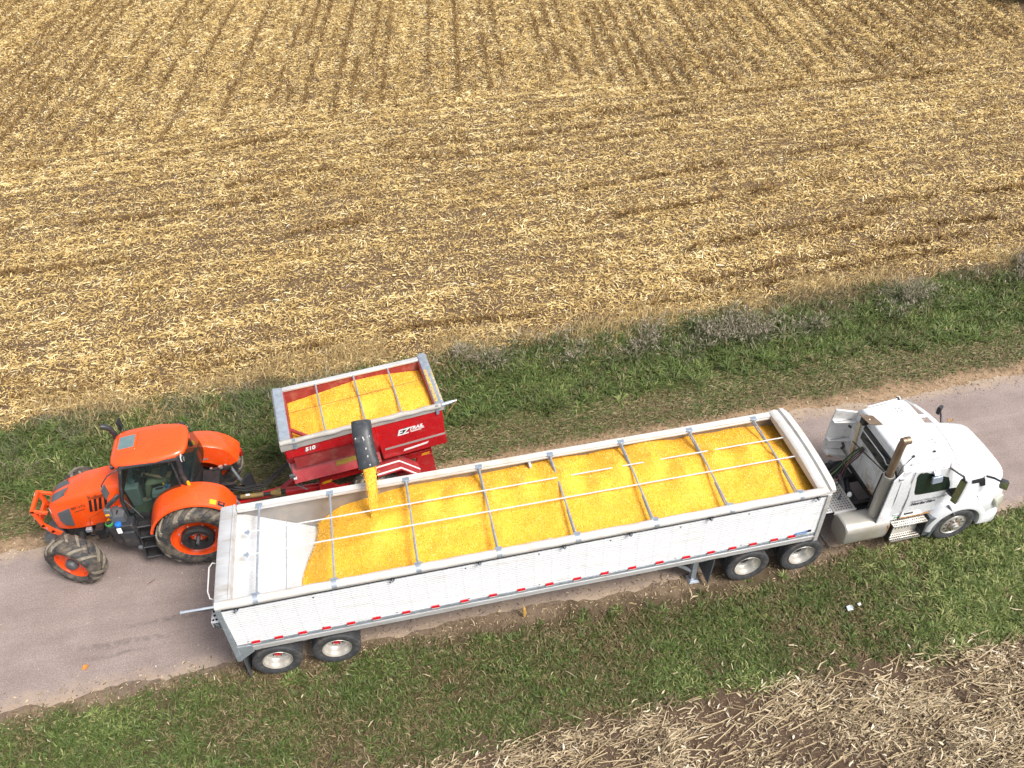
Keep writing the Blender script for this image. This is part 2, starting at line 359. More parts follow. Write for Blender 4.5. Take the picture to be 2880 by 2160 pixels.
# ---------------------------------------------------------------- scattered strips (leaves, straw, blades)
def strip_mat(name, stops, rough=.7, trans=0):
    m, nt, b = new_mat(name)
    a = N(nt, "ShaderNodeAttribute", attribute_name='rnd')
    c = ramp(nt, a.outputs["Fac"], stops)
    nt.links.new(c, b.inputs["Base Color"]); b.inputs["Roughness"].default_value = rough; b.inputs["Specular IOR Level"].default_value = .3
    if trans:
        t = nt.nodes.new("ShaderNodeBsdfTranslucent"); nt.links.new(c, t.inputs[0])
        mx = nt.nodes.new("ShaderNodeMixShader"); mx.inputs[0].default_value = trans
        nt.links.new(b.outputs[0], mx.inputs[1]); nt.links.new(t.outputs[0], mx.inputs[2]); nt.links.new(mx.outputs[0], nt.nodes["Material Output"].inputs[0])
    return m
def strips(x, y, z, hd, el, L, W, curl, roll, wf=(1, 1, .4), bend=0.):
    n = len(x); o = np.ones(n)
    hd, el, L, W, curl, roll = [np.asarray(v)*o for v in (hd, el, L, W, curl, roll)]
    d = np.stack([np.cos(hd)*np.cos(el), np.sin(hd)*np.cos(el), np.sin(el)], -1)
    r = np.stack([-np.sin(hd), np.cos(hd), 0*hd], -1); u = np.cross(d, r)
    wv = (r*np.cos(roll)[:, None]+u*np.sin(roll)[:, None])*W[:, None]/2
    p0 = np.stack([x, y, z], -1)
    p1 = p0+d*(L*.5)[:, None]; p2 = p0+d*L[:, None]+np.array([0, 0, -1])*(curl*L)[:, None]+r*(bend*L)[:, None]
    P = np.stack([p0-wv*wf[0], p0+wv*wf[0], p1-wv*wf[1], p1+wv*wf[1], p2-wv*wf[2], p2+wv*wf[2]], 1)
    i = (np.arange(n)*6)[:, None]
    F = np.concatenate([i+np.array([0, 1, 3, 2]), i+np.array([2, 3, 5, 4])], 1).reshape(-1, 4)
    return P.reshape(-1, 3), F
def join(parts_):
    Vv, F, R_ = [], [], []; o = 0
    for (v, f, r) in parts_:
        Vv.append(v); F.append(f+o); R_.append(np.repeat(r, 6)); o += len(v)
    return np.concatenate(Vv), np.concatenate(F), np.concatenate(R_)
U = rng.random
def pts(n, x0, x1, y0, y1): return U(n)*(x1-x0)+x0, U(n)*(y1-y0)+y0
def infield(x, y):      # only what lies within the view and a margin beside it
    return (x > -9.5-.27*(y-9)) & (x < 29+.56*(y-9))
FIELD_Y = 9.75
def field_edge(x): return FIELD_Y+(fbm(x, x*0, 2.6, 77)-.5)*2.0+.25*np.exp(-((x-11.5)/2.5)**2)+.6*np.exp(-((x-18)/2.5)**2)
straw = strip_mat('dry_maize_straw', [(0, (.11, .062, .026)), (.2, (.34, .215, .080)), (.5, (.64, .455, .18)), (.8, (.82, .63, .285)), (.93, (.90, .76, .44)), (1, (.90, .83, .66))], .65, .15)
A_ = []
n = 2200000
x, y = pts(n, -27, 60, 9.0, 62); k = infield(x, y) & (y > field_edge(x))
dens = .50+.75*fbm(x, y, 2.4, 5)*sst(.25, .6, fbm(x*.35, y*1.6, 2.6, 12)); dens = np.where(y > 27, np.maximum(dens, .8), dens); dens *= .5+.5*sst(.28, .5, vnoise(x, y, .5, 8)); u_ = rowu(x, y)/.76; ku_ = np.round(u_); rs_ = np.sin(ku_*12.9898)*43758.5453; rs_ = rs_-np.floor(rs_); line = np.exp(-(((u_-ku_)/.27)**2))*sst(.25, .5, rs_)*sst(0, 1.5, y-row_end(x)); dens *= 1-.92*line; dens *= 1-.5*sst(.50, .66, fbm(x*.16, y*1.1, 1.1, 15))*(y < 28)
k &= U(n) < dens; x, y = x[k], y[k]; n = len(x)
L_ = .045+.24*U(n)**2; al = U(n) < .28
hd = np.where(al, rng.normal(.03, .45, n)+math.pi*(U(n) < .5), U(n)*6.283)
lift = U(n); bright = np.clip(.02+.62*lift+.34*U(n)+.20*(fbm(x, y, 3, 40)-.5)+.45*(vnoise(x, y, .5, 41)-.5), 0, .93)  # lower pieces coloured darker, putting shade between the straw into the colour
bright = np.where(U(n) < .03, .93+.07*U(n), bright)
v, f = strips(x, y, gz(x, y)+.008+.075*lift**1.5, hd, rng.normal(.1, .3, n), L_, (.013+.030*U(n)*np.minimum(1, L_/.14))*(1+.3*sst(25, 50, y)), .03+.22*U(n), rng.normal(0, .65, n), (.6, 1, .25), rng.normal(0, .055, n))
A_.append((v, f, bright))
# fine chaff that fills between the leaves
n = 1700000; x, y = pts(n, -27, 60, 9.0, 62); k = infield(x, y) & (y > field_edge(x)-.2); x, y = x[k], y[k]; n = len(x)
v, f = strips(x, y, gz(x, y)+.006+.01*U(n), U(n)*6.283, rng.normal(0, .15, n), (.025+.07*U(n)**2)*(1+.6*sst(20, 50, y)), (.010+.022*U(n))*(1+.4*sst(20, 50, y)), .05, rng.normal(0, .5, n))
A_.append((v, f, np.clip(.02+.95*U(n)**1.2, 0, 1)))
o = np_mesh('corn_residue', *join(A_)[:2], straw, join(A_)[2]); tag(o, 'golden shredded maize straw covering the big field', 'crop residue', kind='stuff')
# standing stubble: dense far rows running away, broken headland rows along the road
A_ = []
stub = strip_mat('standing_stubble', [(0, (.13, .078, .033)), (.5, (.33, .205, .08)), (.85, (.55, .385, .155)), (1, (.70, .54, .26))], .7, .15)
def tufts(x, y, per, h0, h1, lean, b0=.1, b1=.8):
    x = np.repeat(x, per)+rng.normal(0, .05, len(x)*per); y = np.repeat(y, per)+rng.normal(0, .05, len(y)*per); n = len(x)
    v, f = strips(x, y, gz(x, y)-.02, U(n)*6.283, 1.35-np.abs(rng.normal(0, lean, n)), h0+(h1-h0)*U(n), .018+.025*U(n), .05+.3*U(n), U(n)*3, (.8, 1, .5), rng.normal(0, .15, n))
    A_.append((v, f, np.clip(b0+(b1-b0)*U(n), 0, 1)))
us = np.arange(-44, 60)*.76
for ku, u0 in enumerate(us):
    t = np.arange(-4, 33, .15); u = u0+rng.normal(0, .05, len(t)); 
    x = 7+u*math.cos(ROWA)+t*math.sin(ROWA); y = 30-u*math.sin(ROWA)+t*math.cos(ROWA)
    keep = (y > row_end(x)) & infield(x, y) & (y < 61) & (U(len(t)) < (.95 if (math.sin(round(rowu(float(x[0]), float(y[0]))/.76)*12.9898)*43758.5453) % 1 > .4 else .45)*sst(.25, .5, vnoise(x, y, 1.5, ku)))
    x, y = x[keep], y[keep]
    if len(x): tufts(x, y, 7, .12, .38, .45, .0, .55)
for yr, x0, x1, p in ((11.05, -9, 9, .75), (11.8, -9, -1, .5), (10.9, 12, 24, .85), (11.7, 14, 31, .45), (13.75, 15, 23.5, .95), (13.1, 19, 22, .6), (12.6, 24, 33, .9), (14.5, 19, 36, .5), (16.6, 12, 28, .32), (18.1, -13, 4, .35), (19.0, 8, 26, .3), (21.2, -14, 3, .4), (22.8, -2, 18, .32), (24.2, 5, 20, .34), (25.4, 12, 34, .4), (26.5, -14, 2, .45)):
    t = np.arange(x0, x1, .13); yy = yr+.25*np.sin(t*.35)+rng.normal(0, .05, len(t)); k = (vnoise(t, t*0+yr, 1.3, int(yr*10)) > .62-.45*p) & (U(len(t)) < .8)
    if k.any(): tufts(t[k], yy[k], 10, .14, .42, .45, .0, .6)
n = 1500; x, y = pts(n, -20, 48, 10.5, 30); k = infield(x, y) & (fbm(x, y, 2, 60) > .55); tufts(x[k], y[k], 5, .08, .24, .6)
o = np_mesh('corn_stubble', *join(A_)[:2], stub, join(A_)[2]); tag(o, 'broken rows of brown standing maize stubble', 'stubble', kind='stuff')

# ---------------------------------------------------------------- verge grasses
grassm = strip_mat('verge_grass', [(0, (.18, .125, .07)), (.14, (.36, .285, .16)), (.28, (.19, .17, .075)), (.45, (.085, .115, .035)), (.72, (.128, .188, .050)), (.92, (.23, .295, .085)), (1, (.39, .41, .17))], .5, .3)
A_ = []
def blades(x, y, l0, l1, w, el, colr, curl=.25, hd=None):
    n = len(x)
    v, f = strips(x, y, gz(x, y)-.015, U(n)*6.283 if hd is None else hd, np.clip(rng.normal(el, .35, n), -.1, 1.45), l0+(l1-l0)*U(n)**1.3, w*(.6+.8*U(n)), curl*(.3+1.2*U(n)), rng.normal(0, .5, n), (1, .85, .12), rng.normal(0, .15, n))
    A_.append((v, f, np.clip(colr, 0, 1)))
# near verge
n = 360000; x, y = pts(n, -8.5, 21.5, -4.2, .6)
cl = fbm(x, y, .9, 13); gr = fbm(x, y, 2.6, 17)
edge = .66-.5*fbm(x, y*0, 1.5, 23)+.25*sst(14, 19, x)-.5*sst(3, 8, x)*(1-sst(12, 16, x))
low = np.where(x < 1, -4.2, -2.25+.7*(fbm(x, x*0, 1.6, 29)-.5)-.3*sst(15, 18, x))
cover = sst(0, .55, edge-y)*sst(-.55, .25, y-low)
k = U(n) < cover*(.36+.8*sst(.34, .56, cl))*(.55+.6*sst(-4, 1, -np.abs(x-0)*0)+.35*sst(12, 17, x)); x, y, cl, gr, edge = x[k], y[k], cl[k], gr[k], edge[k]; n = len(x)
lush = .30+1.0*(gr-.46)+.6*(cl-.5)+.40*sst(12.5, 16.5, x)+.10*sst(2, -3, x)-.30*sst(.7, 0, edge-y)
blades(x, y, .07, .23, .023, .5, lush+rng.normal(0, .22, n))
def clumps(n, x0, x1, y0, y1, ok, per, l0, l1, w, c0):      # tufts whose blades lean outwards
    cx, cy = pts(n, x0, x1, y0, y1); k = ok(cx, cy); cx, cy = cx[k], cy[k]; s = .5+U(len(cx)); b_ = c0+rng.normal(0, .16, len(cx))
    a = U(len(cx)*per)*6.283; r = .05*U(len(a)); x = np.repeat(cx, per)+r*np.cos(a); y = np.repeat(cy, per)+r*np.sin(a); s = np.repeat(s, per); m = len(a)
    v, f = strips(x, y, gz(x, y)-.01, a+rng.normal(0, .3, m), np.clip(rng.normal(.75, .3, m), .1, 1.4), (l0+(l1-l0)*U(m))*s, w*(.7+.6*U(m)), .25+.35*U(m), rng.normal(0, .4, m), (1, .9, .12), rng.normal(0, .12, m))
    A_.append((v, f, np.clip(np.repeat(b_, per)+rng.normal(0, .10, m), 0, 1)))
clumps(2600, -8, 21, -3.6, .2, lambda x, y: (U(len(x)) < sst(.3, -.4, y)*(.3+.9*sst(.4, .6, fbm(x, y, 1.4, 48)))) & ((x < 1.5) | (y > -2.4)), 26, .12, .26, .020, .52)
clumps(1500, 13, 22, -2.6, .2, lambda x, y: U(len(x)) < sst(13, 17, x), 24, .12, .26, .020, .86)
# far verge: mown and tracked, then lush, then ragged
n = 360000; x, y = pts(n, -10.5, 34, 5.15, 10.2)
cl = fbm(x, y, .8, 33); gr = fbm(x, y, 2.2, 37)
k = U(n) < sst(5.2, 5.8, y+.7*(cl-.5))*sst(10.25, 9.5, y+.8*(gr-.5))*(.52+.6*sst(.33, .56, cl))*(.85+.2*sst(6.2, 7.2, y)); x, y, cl, gr = x[k], y[k], cl[k], gr[k]; n = len(x)
dry = sst(7.2, 6.0, y)*.40+sst(8.6, 9.6, y)*.34
mud = np.exp(-((y-5.85)/.35)**2)*.15
lush = .59+.9*(gr-.5)+.6*(cl-.5)-dry*.70-mud-.13*sst(.5, -4, x)*(y > 7)
hd = np.where(U(n) < .5, rng.normal(.5, .6, n), U(n)*6.283)
clumps(5200, -10, 33, 6.3, 9.4, lambda x, y: U(len(x)) < sst(6.3, 7.0, y)*(.2+.95*sst(.42, .60, fbm(x, y, 1.3, 49))), 22, .20, .46, .028, .60)
m_ = 60000; xd, yd = pts(m_, -10, 34, 5.1, 7.4); kd = U(m_) < sst(5.1, 5.6, yd)*sst(7.5, 6.4, yd)*(.3+.9*sst(.38, .6, fbm(xd, yd, .7, 52))); xd, yd = xd[kd], yd[kd]; m_ = len(xd); u_ = U(m_)
v, f = strips(xd, yd, gz(xd, yd)+.01+.04*U(m_), rng.normal(.1, .55, m_)+math.pi*(U(m_) < .5), rng.normal(.08, .2, m_), .06+.17*U(m_), .014+.018*U(m_), .1+.2*U(m_), rng.normal(0, .6, m_), (.6, 1, .3), rng.normal(0, .12, m_)); A_.append((v, f, np.where(u_ < .45, .05+.2*U(m_), np.where(u_ < .7, .27+.1*U(m_), .42+.35*U(m_)))))
blades(x, y, .06, .16+.16*sst(6.6, 7.8, y), .023, .7-.25*sst(7, 6, y), lush+rng.normal(0, .21, n), .3, hd)
o = np_mesh('roadside_grass', *join(A_)[:2], grassm, join(A_)[2]); tag(o, 'green verge grass growing along both road edges', 'grass', kind='stuff')
# tall dry grass between the verge and the field
A_ = []
dryg = strip_mat('bleached_grass', [(0, (.20, .13, .06)), (.5, (.46, .335, .155)), (1, (.66, .53, .29))], .7, .3)
n = 110000; x, y = pts(n, -11, 36, 8.4, 11.6)
c = sst(.42, .60, fbm(x, y, 1.5, 71))*np.exp(-((y-9.75-.45*np.sin(x*.5))/.8)**2)*(1+1.6*np.exp(-((x+5)/4)**2))+1.0*np.exp(-((x-11.6)/2.2)**2-((y-9.85)/.38)**2)*sst(.3, .5, fbm(x, y, .8, 73))+1.2*np.exp(-((x-18)/2.2)**2-((y-10.35)/.45)**2)*sst(.3, .5, fbm(x, y, .8, 74)); k = U(n) < c; x, y = x[k], y[k]; n = len(x)
hd = rng.normal(.6, 1.0, n)
blades(x, y, .15, .60, .018, .55, .10+.85*U(n), .5, hd)
n = 9000; x, y = pts(n, -10, 20, .0, 9.9); k = ((y > 5.4) | (y < .3)) & (U(n) < .6); x, y = x[k], y[k]; n = len(x); blades(x, y, .08, .22, .02, .1, .4+.6*U(n), .1)
o = np_mesh('dry_grass', *join(A_)[:2], dryg, join(A_)[2]); tag(o, 'bleached tall grass at the field edge', 'dry grass', kind='stuff')
# purple-grey seeded weeds along the ditch
A_ = []
weed = strip_mat('seeded_weeds', [(0, (.085, .12, .045)), (.35, (.15, .175, .085)), (.6, (.25, .225, .15)), (.85, (.36, .31, .235)), (1, (.46, .385, .34))], .8, .2)
n = 26000; x, y = pts(n, 5.2, 36, 7.9, 10.1); yc = 8.75+.35*np.sin(x*.28)+.02*(x-6)
c = (.06+.94*sst(.42, .62, fbm(x, y, 1.0, 81)))*np.exp(-((y-yc)/.55)**2); k = U(n) < c; x, y = x[k], y[k]; n = len(x)
blades(x, y, .25, .62, .022, 1.1, .05+.35*U(n), .15)
clumps(900, 5.5, 35, 7.9, 9.9, lambda x, y: U(len(x)) < sst(.40, .6, fbm(x, y, 1.0, 81))*np.exp(-((y-8.8-.35*np.sin(x*.28)-.02*(x-6))/.5)**2), 30, .30, .70, .026, .42)
top = U(n) < .55; xt, yt = x[top], y[top]; m_ = len(xt)
hz = .26+.30*U(m_); hd = U(m_)*6.283
for q_ in range(3):
    v, f = strips(xt+rng.normal(0, .05, m_), yt+rng.normal(0, .05, m_), gz(xt, yt)+hz+rng.normal(0, .05, m_), hd+q_*2.1, 1.0+rng.normal(0, .3, m_), .09+.09*U(m_), .025, .2, U(m_)*3, (.4, 1, .5)); A_.append((v, f, np.clip(.55+.45*U(m_), 0, 1)))
n = 5000; x, y = pts(n, -9, -1, 8.3, 9.6); k = U(n) < sst(.45, .6, fbm(x, y, 1.2, 91))*.8; x, y = x[k], y[k]; blades(x, y, .2, .5, .02, 1.0, .1+.5*U(len(x)), .2)
n = 9000; x, y = pts(n, -10, 3, 7.6, 9.9); k = U(n) < sst(.42, .62, fbm(x, y, 1.3, 95)); x, y = x[k], y[k]; blades(x, y, .15, .4, .018, .5, .55+.4*U(len(x)), .4)
n = 2600; x, y = pts(n, -1, 2, 8.3, 9.4); k = U(n) < .6; x, y = x[k], y[k]; blades(x, y, .2, .5, .022, 1.0, .1+.6*U(len(x)), .2)
o = np_mesh('ditch_weeds', *join(A_)[:2], weed, join(A_)[2]); tag(o, 'purple grey seeded weeds standing in the ditch', 'weeds', kind='stuff')
# near field corner: pale weathered stalks and husks
A_ = []
pale = strip_mat('weathered_stalks', [(0, (.10, .07, .045)), (.3, (.28, .21, .13)), (.6, (.50, .395, .245)), (.85, (.66, .555, .38)), (1, (.79, .72, .58))], .75, .12)
n = 150000; x, y = pts(n, -.8, 19, -7.5, -1.4); e2 = -2.35+.9*(fbm(x, x*0, 1.4, 29)-.5)-.45*sst(15, 18, x)-.35*sst(3.5, .5, x)
k = U(n) < sst(-.1, .7, e2-y)*(.12+.8*sst(.36, .62, fbm(x, y, .9, 19))); x, y = x[k], y[k]; n = len(x)
hd = np.where(U(n) < .6, rng.normal(.12, .4, n), U(n)*6.283)
v, f = strips(x, y, gz(x, y)+.01+.09*U(n)**2, hd, rng.normal(.05, .22, n), .05+.30*U(n)**2, .008+.020*U(n), .05+.25*U(n), rng.normal(0, .7, n), (.8, 1, .4), rng.normal(0, .12, n)); A_.append((v, f, np.clip(.0+.85*U(n)**1.2+.4*(vnoise(x, y, .4, 3)-.5), 0, 1)))
n = 800; x, y = pts(n, 2.5, 19, -7.5, -2.3); k = y < -2.4-.3*U(n); x, y = x[k], y[k]; n = len(x); hd = rng.normal(.1, .28, n); L_ = .25+.5*U(n); zz = gz(x, y)+.05+.05*U(n); bb = np.clip(.45+.4*U(n), 0, 1); rl = rng.normal(0, .05, n); e_ = rng.normal(0, .06, n)
for s_ in (.9, -.9):
    v, f = strips(x, y+(.007 if s_ > 0 else -.007), zz, hd, e_, L_, .015, .0, s_+rl, (1, 1, 1)); A_.append((v, f, bb-.12*(s_ > 0)))
n = 320; x, y = pts(n, -6, 20, -2.6, .35); k = U(n) < .55*sst(.6, -2.4, y)+.08; x, y = x[k], y[k]; n = len(x)
v, f = strips(x, y, gz(x, y)+.05+.06*U(n), U(n)*6.283, rng.normal(.05, .2, n), .08+.26*U(n)**2, .014+.016*U(n), .15, rng.normal(0, .5, n), (.6, 1, .3), rng.normal(0, .2, n)); A_.append((v, f, .35+.6*U(n)))
for ya, yb, cnt in ((-.35, .95, 16000), (4.35, 5.5, 12000)):
    x, y = pts(cnt, -9, 31, ya, yb); k = U(cnt) < np.exp(-((y-(ya+yb)/2)/.42)**2)*(.25+.75*fbm(x, y, .7, 63)); x, y = x[k], y[k]; n = len(x)
    v, f = strips(x, y, np.maximum(gz(x, y), 0)*(y < .3)+.004+.008*U(n), U(n)*6.283, rng.normal(.05, .2, n), .02+.08*U(n)**2, .012+.014*U(n), .1, rng.normal(0, .5, n)); A_.append((v, f, .75*U(n)**1.3))
n = 900; x, y = pts(n, -9, 30, .35, 5.2); k = U(n) < .25+.75*np.abs((y-2.7)/2.4)**3; x, y = x[k], y[k]; n = len(x); v, f = strips(x, y, .004+.004*U(n), U(n)*6.283, rng.normal(0, .08, n), .03+.10*U(n)**3, .010+.012*U(n), .02, rng.normal(0, .3, n)); A_.append((v, f, .3+.7*U(n)))
for cnt, l0, l1, w0, w1, b0, b1 in ((5200, .08, .20, .025, .05, .45, .6), (70000, .02, .06, .008, .014, .0, .9)):
    x, y = pts(cnt, -.8, 19, -7.5, -1.6); e2 = -2.35+.9*(fbm(x, x*0, 1.4, 29)-.5)-.45*sst(15, 18, x)-.35*sst(3.5, .5, x); k = U(cnt) < sst(-.1, .6, e2-y)*(.4+.6*sst(.36, .6, fbm(x, y, .9, 19))); x, y = x[k], y[k]; n = len(x)
    v, f = strips(x, y, gz(x, y)+.01+.07*U(n)*(l1 > .1), U(n)*6.283, rng.normal(.05, .25, n), l0+(l1-l0)*U(n), w0+(w1-w0)*U(n), .1+.2*U(n), rng.normal(0, .6, n), (.4, 1, .2), rng.normal(0, .1, n)); A_.append((v, f, np.clip(b0+b1*U(n), 0, 1)))
o = np_mesh('stalk_litter', *join(A_)[:2], pale, join(A_)[2]); tag(o, 'pale weathered maize stalks littering the near field corner', 'crop residue', kind='stuff')

# ---------------------------------------------------------------- a dark bush beyond the far corner of the field
bush = thing('bush', 'dark green bush at the far corner of the maize field', 'bush', (43.4, 34.1, 0))
n = 5200; a = U(n)*6.283; cz = rng.normal(0, 1, (n, 3)); cz /= np.linalg.norm(cz, axis=1)[:, None]; rr = (.55+.45*U(n)**.5)*(1+.35*(vnoise(a*2, cz[:, 2]*3, .7, 4)-.5))
px_, py_, pz_ = cz[:, 0]*rr*2.3, cz[:, 1]*rr*2.0, 1.3+cz[:, 2]*rr*1.25
v, f = strips(px_, py_, np.maximum(.05, pz_), U(n)*6.283, rng.normal(.3, .6, n), .12+.12*U(n), .07+.05*U(n), .2, rng.normal(0, .8, n), (.4, 1, .2))
cr = np_mesh('foliage', v, f, strip_mat('bush_leaves', [(0, (.012, .02, .008)), (.7, (.03, .055, .015)), (1, (.06, .09, .025))], .6, .2), np.repeat(U(n), 6)); cr.parent = bush
mb = MB()
for k_ in range(6):
    a = k_*1.05; mb.tube([(0, 0, -.1), (.4*math.cos(a), .4*math.sin(a), .7), (1.1*math.cos(a), 1.1*math.sin(a), 1.7)], [.06, .045, .015], X['rust'], 7)
part('stem', mb, bush, local=True)

# ================================================================== WHEELS (axle along Y, outer face towards -Y, centre at origin)
def tyre_mb(R, w, ri, mt, grooves=4, rib=True):
    h = w/2; side = [(ri-.005, -h*.62), (ri+.012, -h*.72), (ri+.03, -h*.74), (lerp(ri, R, .45), -h*.98), (lerp(ri, R, .7), -h), (lerp(ri, R, .88), -h*.95), (R-.012, -h*.84)]
    tread = [(R, -h*.76)]
    for g_ in range(grooves):
        c = lerp(-h*.62, h*.62, g_/(grooves-1)); tread += [(R, c-.012), (R-.014, c-.008), (R-.014, c+.008), (R, c+.012)]
    tread += [(R, h*.76)]
    prof = side+tread+[(r, -y) for r, y in reversed(side)]+[(ri-.02, h*.4), (ri-.02, -h*.4)]
    return MB().lathe(prof, (0, 0, 0), 'y', mt, 64)
def notch(mb, R, h, mt, n=60):   # shoulder blocks that break the tread edge
    for k in range(n):
        a = 2*math.pi*k/n; c, s = math.cos(a), math.sin(a); t = .013
        for sg in (-1, 1):
            P = [V((c*r-s*e, sg*yy, s*r+c*e)) for r, yy, e in ((R-.03, h*.98, -t), (R-.03, h*.98, t), (R+.001, h*.80, t), (R+.001, h*.80, -t))]
            Q = [V((c*r-s*e, sg*yy, s*r+c*e)) for r, yy, e in ((R-.03, h*.6, -t), (R-.03, h*.6, t), (R+.003, h*.6, t), (R+.003, h*.6, -t))]
            mb.hexa(P+Q, mt)
    return mb
def put_wheel(parent, proto, loc, rz=0):
    c = dup(proto, parent); c.location = V(loc)-ORG[parent]; c.rotation_euler = (0, 0, rz); return c
HID = []
def proto_wheel(): 
    o = bpy.data.objects.new('wheel', None); COL.objects.link(o); HID.append(o); o.empty_display_size = .2; return o
R_T, W_T, RI = .515, .27, .300
def truck_dual(holes, hubmat):
    w_ = proto_wheel()
    tm = notch(tyre_mb(R_T, W_T, RI, X['tyre']), R_T, W_T/2, X['tyre'])
    t = part('tyre', tm, w_, local=True, smooth=30); t.location = (0, .135, 0)
    t2 = t.copy(); COL.objects.link(t2); t2.location = (0, .45, 0)
    mb = MB()      # deep dish rim: flange, barrel, disc
    mb.lathe([(.303, .025), (.312, .02), (.316, .03), (.305, .045), (.285, .05), (.278, .075), (.265, .11), (.257, .135), (.252, .2), (.235, .222), (.17, .235), (.11, .235), (.11, .25), (.24, .25), (.262, .21), (.27, .14), (.30, .06)], (0, 0, 0), 'y', X['wheel_al'], 56)
    r = part('rim', mb, w_, local=True, smooth=40)
    for k in range(holes):
        a = 2*math.pi*(k+.5)/holes; mb = MB(); mb.disc(.027, (.185*math.cos(a), .234, .185*math.sin(a)), 'y', X['void'], 14); part('hand_hole', mb, w_, local=True)
    mb = MB(); mb.lathe([(.105, .245), (.105, .225), (.08, .21), (.072, .175), (.06, .168), (.0001, .166)], (0, 0, 0), 'y', hubmat, 24, False)
    for k in range(10):
        a = 2*math.pi*k/10; mb.lathe([(.014, .24), (.014, .215), (.0001, .213)], (.132*math.cos(a), 0, .142*math.sin(a)), 'y', X['dark'], 8, False)
    part('hub', mb, w_, local=True); return w_
def truck_steer():
    w_ = proto_wheel()
    tm = notch(tyre_mb(R_T, .29, RI, X['tyre']), R_T, .145, X['tyre'])
    t = part('tyre', tm, w_, local=True, smooth=30); t.location = (0, .145, 0)
    mb = MB(); mb.lathe([(.303, .03), (.312, .022), (.316, .032), (.305, .045), (.288, .04), (.27, .03), (.22, .012), (.17, .02), (.145, .03), (.12, .03), (.12, .05), (.25, .05), (.29, .08)], (0, 0, 0), 'y', X['wheel_al'], 56)
    part('rim', mb, w_, local=True, smooth=40)
    for k in range(10):
        a = 2*math.pi*(k+.5)/10; mb = MB(); mb.disc(.029, (.225*math.cos(a), .0125, .225*math.sin(a)), 'y', X['void'], 14); part('hand_hole', mb, w_, local=True)
    mb = MB(); mb.lathe([(.118, .04), (.115, -.01), (.09, -.03), (.086, -.07), (.07, -.085), (.0001, -.088)], (0, 0, 0), 'y', X['chrome'], 24, False)
    for k in range(10):
        a = 2*math.pi*k/10; mb.lathe([(.017, .03), (.017, -.025), (.01, -.035), (.0001, -.036)], (.145*math.cos(a), 0, .145*math.sin(a)), 'y', X['stack'], 8, False)
    part('hub', mb, w_, local=True); return w_
W_TRAIL = truck_dual(5, X['red_r']); W_DRIVE = truck_dual(2, X['dark']); W_STEER = truck_steer()

# ================================================================== GRAIN TRAILER
Lx, Wy, Hz = 12.77, 2.536, 2.80
TR = thing('grain_trailer', 'long white open top hopper trailer heaped with corn on the road', 'trailer', (6.4, 1.268, 0))
PZ0, PZ1, NS = 1.40, 2.69, 20
def slat_panel(y, out):      # out = -1 near, +1 far
    mb = MB(); ph = (PZ1-PZ0)/NS; x0, x1 = .07, Lx-.03
    prof = []
    for k in range(NS):
        z = PZ0+k*ph; prof += [(0, z, 1), (0, z+.013, 0), (.010, z+.017, 0), (.018, z+ph*.55, 0), (.008, z+ph-.003, 0)]
    prof.append((0, PZ1, 0))
    for a, b in zip(prof[:-1], prof[1:]):
        mb.quad([(x0, y+out*a[0], a[1]), (x1, y+out*a[0], a[1]), (x1, y+out*b[0], b[1]), (x0, y+out*b[0], b[1])], X['panel_gap'] if a[2] else X['panel'])
    mb.quad([(x0, y, PZ0), (x1, y, PZ0), (x1, y-out*.004, PZ0-.0), (x0, y-out*.004, PZ0)], X['panel'])
    if out < 0:       # rivet columns and the bottom rivet line
        for c in range(34):
            xx = .32+c*.372
            for k in range(NS):
                z = PZ0+(k+.5)*ph; mb.box(xx-.0055, xx+.0055, y-.0205, y-.010, z-.006, z+.006, X['panel_gap'])
        for c in range(9):
            for zz in (PZ1-.13, PZ0+.08): mb.lathe([(.02, 0), (.0001, -.012)], (.30+c*1.52, y-.012, zz), 'y', X['dark'], 8, False)
        for c in range(125): mb.box(.12+c*.1005, .132+c*.1005, y-.019, y-.006, PZ0+.016, PZ0+.028, X['panel_gap'])
    return mb
part('side_panel', slat_panel(.012, -1), TR, smooth=0, fixn=False, label='white slatted near side panel')
part('side_panel', slat_panel(Wy-.012, 1), TR, smooth=0, fixn=False)
mb = MB()       # inner wall sheets and end walls
mb.box(.05, Lx-.03, .03, .045, 1.3, 2.72, X['alum_in']); mb.box(.05, Lx-.03, Wy-.045, Wy-.03, 1.3, 2.72, X['alum_in'])
part('inner_wall', mb, TR, smooth=0)
mb = MB(); mb.box(Lx-.09, Lx-.03, .046, Wy-.046, 1.1, 2.74, X['alum_in']); 
for k in range(9):
    for zz in (2.45, 2.56): mb.box(Lx-.096, Lx-.09, .2+k*.27, .22+k*.27, zz, zz+.02, X['galv_d'])
mb.box(Lx-.03, Lx+.0, .02, Wy-.02, 1.1, 2.74, X['panel']); part('front_wall', mb, TR, smooth=0)
mb = MB(); mb.box(.0, .06, .05, Wy-.05, 1.05, 2.74, X['tarp']); 
mb.quad([(.062, .05, 2.70), (.062, Wy-.05, 2.70), (.40, Wy-.05, 2.52), (.40, .05, 2.52)], X['tarp'])
part('rear_wall', mb, TR, smooth=0)
mb = MB()       # sloped hopper sheets with a riveted seam
sl = lambda x: 2.52-(x-.40)*.60
for a, b in ((.40, .62), (.62, 1.19), (1.19, 2.45)):
    mb.quad([(a, .046, sl(a)), (a, Wy-.046, sl(a)), (b, Wy-.046, sl(b)), (b, .046, sl(b))], X['slope'])
for k in range(44): y = .1+k*.054; mb.box(1.175, 1.19, y, y+.02, sl(1.18)-.002, sl(1.18)+.004, X['galv'])
mb.box(1.19, 1.2, .06, Wy-.06, sl(1.195), sl(1.195)+.006, X['galv'])
for k in range(22): y = .12+k*.108; mb.box(.93, .95, y, y+.022, sl(.94)-.002, sl(.94)+.005, X['alum'])
